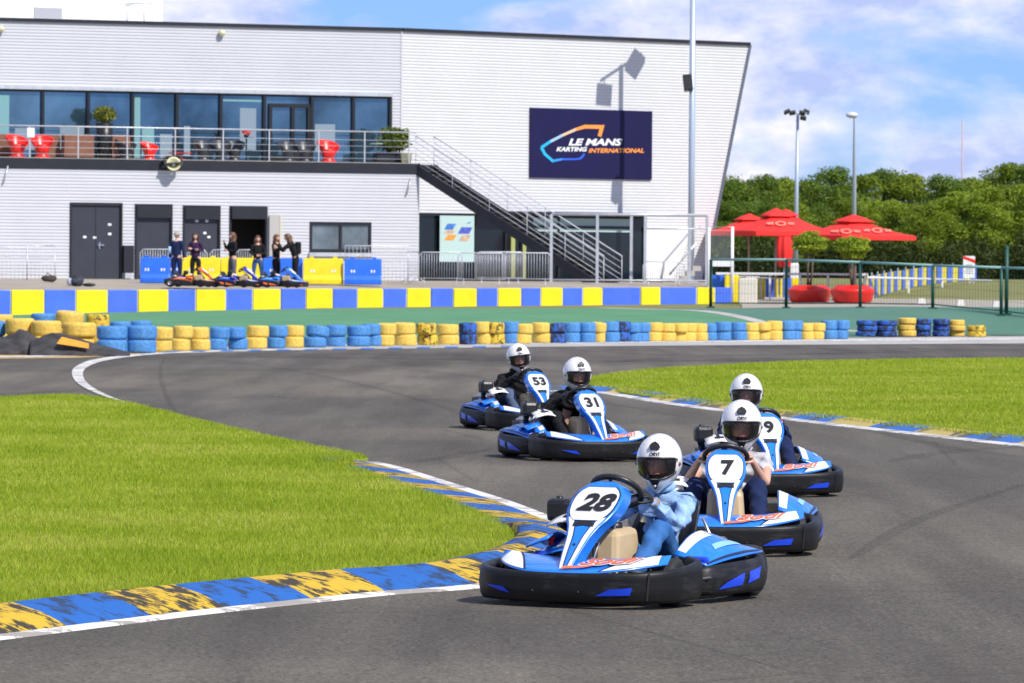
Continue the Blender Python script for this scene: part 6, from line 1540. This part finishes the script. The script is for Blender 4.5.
def driver(label, topm, legm, handm, head_tilt=(0, 0, 0), lean=0., sleeve='long', shoe=None, sc=1., elbow=.0):
    t_ = thing('person', label, 'person')
    V = Vector; hp = V((0, .24, .20)); sx = lean
    ch = V((sx*.6, .22, .47)); nk = V((sx*.9, .17, .63)); hd = V((sx, .11, .785))
    J = {'pelvis': (hp, (.125, .10)), 'waist': (V((sx*.3, .25, .32)), (.125, .10)), 'chest': (ch, (.15, .105)), 'upper': (V((sx*.8, .20, .57)), (.11, .08)), 'neck': (nk, .055), 'skull': (nk+V((0, -.02, .07)), .05)}
    E = [('pelvis', 'waist'), ('waist', 'chest'), ('chest', 'upper'), ('upper', 'neck'), ('neck', 'skull')]
    for s, n in ((-1, 'L'), (1, 'R')):
        sh = V((sx*.8+s*.165, .18, .55)); el = V((s*(.255+elbow), .0, .41)); wr = V((s*.165, -.185, .575))
        J['sh'+n] = (sh, .062); J['el'+n] = (el, .045); J['mid'+n] = (sh.lerp(el, .5)+V((s*.01, 0, 0)), .052); J['fa'+n] = (el.lerp(wr, .4), .042); J['wr'+n] = (wr, .027)
        E += [('upper', 'sh'+n), ('sh'+n, 'mid'+n), ('mid'+n, 'el'+n), ('el'+n, 'fa'+n), ('fa'+n, 'wr'+n)]
        kn = V((s*.205, -.16, .42)); an = V((s*.215, -.55, .15)); h0 = V((s*.10, .17, .185))
        J['hip'+n] = (h0, .09); J['th'+n] = (h0.lerp(kn, .5), .080); J['kn'+n] = (kn, .062); J['cf'+n] = (kn.lerp(an, .4)+V((0, .01, -.01)), .058); J['an'+n] = (an, .040); J['toe'+n] = (an+V((0, -.13, .035)), .035)
        E += [('pelvis', 'hip'+n), ('hip'+n, 'th'+n), ('th'+n, 'kn'+n), ('kn'+n, 'cf'+n), ('cf'+n, 'an'+n), ('an'+n, 'toe'+n)]
    thin = {k: (c, tuple(x*(.42 if k in ('pelvis', 'waist', 'chest', 'upper') or k[:2] in ('hi', 'th', 'kn', 'cf', 'an', 'to') or (sleeve == 'long' and k[:2] in ('sh', 'mi', 'el', 'fa')) else .72) for x in (r if isinstance(r, tuple) else (r, r)))) for k, (c, r) in J.items()}
    body = skin_geo(thin, E, 'pelvis', 2)
    T = Matrix.Translation(hd) @ Matrix.Scale(1.04, 4) @ Matrix.Rotation(head_tilt[2], 4, 'Z') @ Matrix.Rotation(head_tilt[0], 4, 'X') @ Matrix.Rotation(head_tilt[1], 4, 'Y')
    body.merge(HEAD, T)
    b = None
    hands = []
    for s, n in ((-1, 'L'), (1, 'R')):
        hm = MB(); hands.append(hm)
        wr = J['wr'+n][0]; g_ = V((s*.140, -.265, .61)); f = (g_-wr); hm.merge(hand_geo(1.25), frame_to(wr, f+V((0, 0, .02)), V((-s*.75, -.1, -.62)), mirror=(s > 0), sc=1.0))
    if handm is SK:
        for hm in hands: body.merge(hm)
    b = obj('body', body, SK, t_)
    if handm is not SK:
        for hm in hands: obj('glove', hm, handm, b)
    face_parts(b, T, None)
    # jacket / shirt: torso and sleeves
    arms = [k for k in J if k[:2] in ('sh', 'el', 'mi', 'fa', 'wr')]
    tk = ['pelvis', 'waist', 'chest', 'upper', 'neck']+arms
    if sleeve == 'short': tk = [k for k in tk if k[:2] not in ('fa', 'wr', 'el')]
    g_ = 1.10
    JJ = {k: (J[k][0], tuple(x*g_ for x in (J[k][1] if isinstance(J[k][1], tuple) else (J[k][1],)*2))) for k in tk}
    JJ['neck'] = (J['neck'][0]-V((0, -.01, .025)), (.072, .072))
    if sleeve == 'short':
        for n in 'LR': JJ['mid'+n] = (J['mid'+n][0], (.062, .062))
    rr = random.Random(5)
    jk = skin_geo(JJ, [e for e in E if e[0] in JJ and e[1] in JJ], 'pelvis', 3)
    jk.v = [(x+.009*sin(z*67+x*43)*sin(y*51+x*27), y+.009*sin(z*73+x*39+y*20), z+.006*sin(x*51+y*47)) for x, y, z in jk.v]
    obj('jacket' if sleeve == 'long' else 'shirt', jk, topm, b)
    mb = MB(); mb.tube([J['neck'][0]+V((.062*cos(a), .058*sin(a)-.003, .008+.016*sin(a))) for a in [i*pi/8 for i in range(16)]], .022, 8, closed=True); obj('collar', mb, topm, b)
    lk = ['pelvis', 'waist']+[k for k in J if k[:2] in ('hi', 'th', 'kn', 'cf', 'an')]
    JL = {k: (J[k][0], tuple(x*1.07 for x in (J[k][1] if isinstance(J[k][1], tuple) else (J[k][1],)*2))) for k in lk}; JL['waist'] = (J['pelvis'][0].lerp(J['waist'][0], .4), (.13, .105))
    tr = skin_geo(JL, [e for e in E if e[0] in JL and e[1] in JL], 'pelvis', 3)
    tr.v = [(x+.004*sin(z*57+y*33), y+.004*sin(z*61+x*39), z+.005*sin(x*51+y*47)) for x, y, z in tr.v]
    obj('trousers', tr, legm, b)
    for n in 'LR':
        a = J['an'+n][0]; mb = MB(); mb.merge(skin_geo({'a': (a+V((0, .02, -.03)), (.045, .045)), 'b': (a+V((0, -.05, -.02)), (.042, .04)), 'c': (a+V((0, -.14, .04)), (.038, .032))}, [('a', 'b'), ('b', 'c')], 'a', 2)); obj('shoe', mb, shoe or dark, b)
    return t_, b, T, J

def put(o, px_, py_, rz, sc=1.):
    """stand a kart so that its front bumper's ground point is at that spot"""
    g_ = G(px_, py_); f = Vector((sin(rz)*1.0, -cos(rz)*1.0, 0)); o.location = g_-f*1.0*sc; o.rotation_euler = (0, 0, rz); o.scale = (sc*.93, sc, sc)
denim = mat('light_denim', (.18, .33, .58), .85, spec=.2, nscale=26, bump=.6, bscale=14, col2=(.36, .52, .74)); jean = mat('blue_jeans', (.028, .11, .32), .85, spec=.2, nscale=9, bump=.5, bscale=14, col2=(.05, .17, .42)); blk = cloth('black_cloth', (.012, .012, .014)); navyc = cloth('navy_cloth', (.012, .022, .075)); gry = cloth('pale_grey_shirt', (.50, .50, .53)); gb = cloth('grey_blue_cloth', (.08, .11, .18))
glove = mat('glove_black', (.012, .012, .013), .6)
spec = [
 # label, number, italic, bumper px, py, yaw(deg), driver args
 ('blue and white racing kart number 28 leading the group, closest to the camera', '28', .22, 557, 608, -27, dict(label='driver in light blue denim jacket and jeans leaning in kart number 28', topm=denim, legm=jean, handm=glove, lean=.07, head_tilt=(radians(4), 0, radians(14)), elbow=-.02), .93),
 ('blue and white racing kart number 7, directly behind the leading kart', '7', 0, 725, 557, -2.5, dict(label='driver in pale grey shirt and navy trousers steering kart number 7 with bare hands', topm=gry, legm=navyc, handm=SK, sleeve='short', lean=.10, head_tilt=(radians(4), 0, 0)), 1.),
 ('blue and white racing kart number 9, half hidden behind kart number 7', '9', 0, 777, 497.5, 7, dict(label='driver in navy blue top partly hidden behind the driver of kart number 7', topm=navyc, legm=navyc, handm=SK, lean=-.06, head_tilt=(0, 0, radians(-8))), 1.),
 ('blue and white racing kart number 31, second from the left', '31', 0, 608, 462, 20, dict(label='driver dressed all in black in kart number 31', topm=blk, legm=blk, handm=glove, lean=.11, head_tilt=(radians(3), 0, radians(-6))), .98),
 ('blue and white racing kart number 53 at the back left of the group', '53', 0, 552, 431.5, 20, dict(label='driver in black jacket and grey-blue trousers in rearmost kart number 53', topm=blk, legm=gb, handm=glove, lean=.01, head_tilt=(radians(2), radians(-8), radians(-10))), .98)]
k0 = None
for label, num, ital, px_, py_, yaw, da, sc in spec:
    FW[0] = 1.10 if num == '28' else .94
    k = make_kart(label, num, nitalic=ital); k['group'] = 'racing karts on the track'
    put(k, px_, py_, -radians(yaw) if False else radians(yaw))
    d, b, T, J = driver(**da); d['group'] = 'kart drivers'
    helmet(b, T); d.location = k.location; d.rotation_euler = k.rotation_euler
    if sc < .95:      # smaller driver: scaled about the seat
        d.scale = (sc,)*3; d.location = k.location+(Matrix.Rotation(k.rotation_euler.z, 3, 'Z') @ Vector((0, .20, .15)))*(1-sc)*.6+Vector((0, 0, 0))
    if num == '28':
        seam = mat('denim_seam', (.08, .16, .32), .8)
        for n in 'LR':
            a_, c_ = J['sh'+n][0], J['upper'][0]; mb = MB(); ax2 = (J['mid'+n][0]-a_).normalized(); u_ = ax2.cross(Vector((0, 0, 1))).normalized(); v_ = ax2.cross(u_); mb.tube([a_+ax2*.01+(u_*cos(t)+v_*sin(t))*.069 for t in [j*pi/8 for j in range(16)]], .0035, 5, closed=True); obj('sleeve_seam', mb, seam, b)
        mb = MB(); cx = J['chest'][0]; mb.tube([Vector((J['neck'][0].x, .085, .59)), Vector((cx.x, .098, .50)), Vector((cx.x*.8, .115, .40)), Vector((cx.x*.5, .14, .30))], .010, 6); obj('placket', mb, seam, b)
        w = J['wrR'][0]
        mb = MB(); e_ = J['faR'][0]; dd = (w-e_).normalized(); mb.tube([w-dd*.035, w-dd*.015], .034, 10); obj('wristband', mb, mat('wristband_tan', (.40, .22, .10), .7), b)

# parked karts behind the wall
palA = dict(b=mat('kart_orange_body', (.80, .16, .02), .35), db=INK, w=mat('kart_cream', (.7, .66, .6), .4)); palB = dict(b=mat('kart_blue_body', (.02, .05, .55), .35), db=KO_, w=KW); palC = dict(b=mat('kart_bright_blue', (.03, .25, .8), .35), db=KO_, w=KW)
for x, rz, pal, lb in ((188, 78, palA, 'orange and black parked kart, leftmost behind the coloured wall'), (234, 70, palB, 'dark blue parked kart with orange inserts, middle of the three'), (276, 74, palC, 'bright blue parked kart with white fairing, rightmost of the three')):
    k = make_kart(lb, '', pal); k['group'] = 'karts parked in the paddock'; q = P(x, 287, 158.4); q.z = zp(158.4); k.location = q; k.rotation_euler = (0, 0, radians(rz))

# ------------------------------------------------------------------ people standing in the paddock
def stander(label, px_, Y, hgt, rz, topm, legm, hairm, hair, arms, shoe=dark, topname='jacket', bend=0., extra=None, feet=.10):
    q = P(px_, 285, Y); q.z = zp(Y); t_ = thing('person', label, 'person', q, rz); s0 = hgt/1.72; V = Vector
    t_['group'] = 'people talking in the paddock'; t_.scale = (s0*1.13, s0*1.13, s0*1.02)
    B = lambda z, y=0.: V((0, y-bend*max(0, z-.95)**1.3*1.2, z-bend*.25*max(0, z-.95)))
    J = {'pelvis': (B(.93), (.15, .10)), 'waist': (B(1.08), (.125, .095)), 'chest': (B(1.26), (.155, .105)), 'upper': (B(1.40), (.10, .075)), 'neck': (B(1.49), .05), 'skull': (B(1.54), .05)}
    E = [('pelvis', 'waist'), ('waist', 'chest'), ('chest', 'upper'), ('upper', 'neck'), ('neck', 'skull')]
    for s, n in ((-1, 'L'), (1, 'R')):
        sh = J['upper'][0]+V((s*.165, 0, -.01)); el, wr = arms[0 if s < 0 else 1]; el = J['upper'][0]+V(el); wr = J['upper'][0]+V(wr)
        J['sh'+n] = (sh, .058); J['mid'+n] = (sh.lerp(el, .5), .050); J['el'+n] = (el, .042); J['fa'+n] = (el.lerp(wr, .45), .040); J['wr'+n] = (wr, .026)
        E += [('upper', 'sh'+n), ('sh'+n, 'mid'+n), ('mid'+n, 'el'+n), ('el'+n, 'fa'+n), ('fa'+n, 'wr'+n)]
        h0 = V((s*.09, 0, .88)); kn = V((s*feet*1.05, -.02, .49)); an = V((s*feet*1.15, .02, .09))
        J['hip'+n] = (h0, .092); J['th'+n] = (h0.lerp(kn, .45), .082); J['kn'+n] = (kn, .058); J['cf'+n] = (kn.lerp(an, .35), .055); J['an'+n] = (an, .040); J['toe'+n] = (an+V((0, -.14, -.045)), (.035, .03))
        E += [('pelvis', 'hip'+n), ('hip'+n, 'th'+n), ('th'+n, 'kn'+n), ('kn'+n, 'cf'+n), ('cf'+n, 'an'+n), ('an'+n, 'toe'+n)]
    thin = {k: (c, tuple(x*.86 for x in (r if isinstance(r, tuple) else (r, r)))) for k, (c, r) in J.items()}
    body = skin_geo(thin, E, 'pelvis', 1); hd = J['skull'][0]+V((0, -.015-bend*.05, .085)); T = Matrix.Translation(hd) @ Matrix.Rotation(bend*.9, 4, 'X')
    body.merge(HEAD, T)
    for s, n in ((-1, 'L'), (1, 'R')):
        wr = J['wr'+n][0]; f = (wr-J['el'+n][0]); body.merge(hand_geo(.5), frame_to(wr, f, V((-s, .1, -.1)), mirror=(s > 0), sc=.95))
    b = obj('body', body, SK, t_); face_parts(b, T, None)
    sel = lambda ks, g_: {k: (J[k][0], tuple(x*g_ for x in (J[k][1] if isinstance(J[k][1], tuple) else (J[k][1],)*2))) for k in J if k in ks or k[:2] in ks}
    JJ = sel(['pelvis', 'waist', 'chest', 'upper', 'neck', 'sh', 'mi', 'el', 'fa', 'wr'], 1.13); JJ['neck'] = (J['neck'][0]-V((0, 0, .03)), (.06, .06)); JJ['pelvis'] = (B(.87), (.165, .12))
    o = obj(topname, skin_geo(JJ, [e for e in E if e[0] in JJ and e[1] in JJ], 'pelvis', 2), topm, b)
    JL = sel(['pelvis', 'hi', 'th', 'kn', 'cf', 'an'], 1.07); JL['waist'] = (B(1.02), (.135, .10)); obj('trousers', skin_geo(JL, [e for e in E if e[0] in JL and e[1] in JL], 'pelvis', 2), legm, b)
    for n in 'LR': a = J['an'+n][0]; obj('shoe', skin_geo({'a': (a+V((0, .03, -.045)), (.04, .045)), 'b': (a+V((0, -.06, -.05)), (.04, .04)), 'c': (a+V((0, -.16, -.06)), (.036, .028))}, [('a', 'b'), ('b', 'c')], 'a', 1), shoe, b)
    mb = MB()
    def hw(v): return v
    def hcap(u, v):
        th = 2*pi*u; front = cos(th); lim = (-.02 if front < .2 else .035+.03*front) if hair != 'short' else (.0 if front < .2 else .05+.02*front)
        zz = lim+(.130-lim)*v; k = sqrt(max(0, 1-(zz/.132)**2)); return V((.090*k*sin(th), -.108*k*cos(th)+.006, zz))
    mb.grid(hcap, 24, 8)
    if hair == 'long':
        def drop(u, v):
            th = pi*(.30+1.4*u); k = 1+.12*sin(v*9+u*14); return V((.095*k*sin(th)*(1+.15*v), (-.105*cos(th)*k+.012)*(1-.1*v), .03-.30*v))
        mb.grid(drop, 16, 10)
    m_ = MB(); m_.merge(mb, T); obj('hair', m_, hairm, b, solid=.016, recalc=False)
    if extra: extra(b, J, T)
    return t_
brownh = mat('brown_hair', (.12, .055, .025), .5, noise=.35, nscale=18); greyh = mat('grey_hair', (.35, .30, .27), .6); darkh = mat('dark_hair', (.035, .02, .015), .45, noise=.3, nscale=18)
hang = (((-.22, .02, -.28), (-.21, -.03, -.52)), ((.22, .02, -.28), (.21, -.03, -.52)))
cross_ = (((-.23, .0, -.26), (.05, -.20, -.22)), ((.23, .0, -.26), (-.05, -.22, -.19)))
def sleeve_patch(b, J, T):
    mb = MB(); mb.tube([J['shR'][0].lerp(J['elR'][0], .5), J['elR'][0], J['faR'][0]], [.062, .055, .05], 10); obj('pale_sleeve', mb, cloth('sky_blue_cloth', (.35, .55, .75)), b)
stander('grey-haired man in a long navy coat with a light blue sleeve', 176.5, 161.6, 1.70, radians(160), navyc, navyc, greyh, 'short', hang, extra=sleeve_patch, topname='coat')
def prt(b, J, T):
    mb = MB(); c = J['chest'][0]; mb.box(c+Vector((0, .135, .03)), (.20, .012, .04)); obj('back_print', mb, mat('lilac_print', (.35, .15, .55), .7), b)
stander('woman with dark long hair and crossed arms in a dark purple top', 195.5, 161.9, 1.66, radians(-15), cloth('dark_purple_cloth', (.045, .022, .07)), blk, darkh, 'long', cross_, topname='sweater')
stander('woman with brown hair raising a hand to her chin, grey jeans', 232.5, 161.8, 1.68, radians(-60), blk, cloth('grey_jeans', (.10, .10, .12)), brownh, 'long', (((-.20, -.10, -.24), (-.05, -.26, .02)), ((.22, -.02, -.27), (.02, -.20, -.24))), feet=.13)
stander('woman in black jacket and blue jeans, third from the right', 257.5, 161.9, 1.58, radians(10), blk, cloth('mid_blue_jeans', (.035, .09, .22)), brownh, 'long', (((-.22, .0, -.27), (-.03, -.20, -.33)), ((.22, .0, -.27), (.03, -.20, -.33))), feet=.12)
stander('woman with wavy brown hair in black, facing the one with a backpack', 276, 162.2, 1.62, radians(60), blk, blk, brownh, 'long', (((-.22, -.05, -.26), (-.10, -.28, -.16)), ((.20, -.12, -.24), (.06, -.34, -.10))))
def pack(b, J, T):
    mb = MB(); c = J['chest'][0]+Vector((0, .16, .0)); mb.box(c, (.27, .16, .40)); o = obj('backpack', mb, blk, b, bevel=.05)
    mb = MB(); mb.box(c+Vector((.03, .085, .10)), (.10, .008, .04)); obj('badge', mb, KW, b)
stander('person in black with a backpack bending forward, rightmost of the group', 295.5, 161.6, 1.70, radians(-75), blk, blk, brownh, 'long', (((-.16, -.22, -.16), (-.08, -.42, -.08)), ((.16, -.22, -.16), (.08, -.42, -.12))), bend=.35, extra=pack)
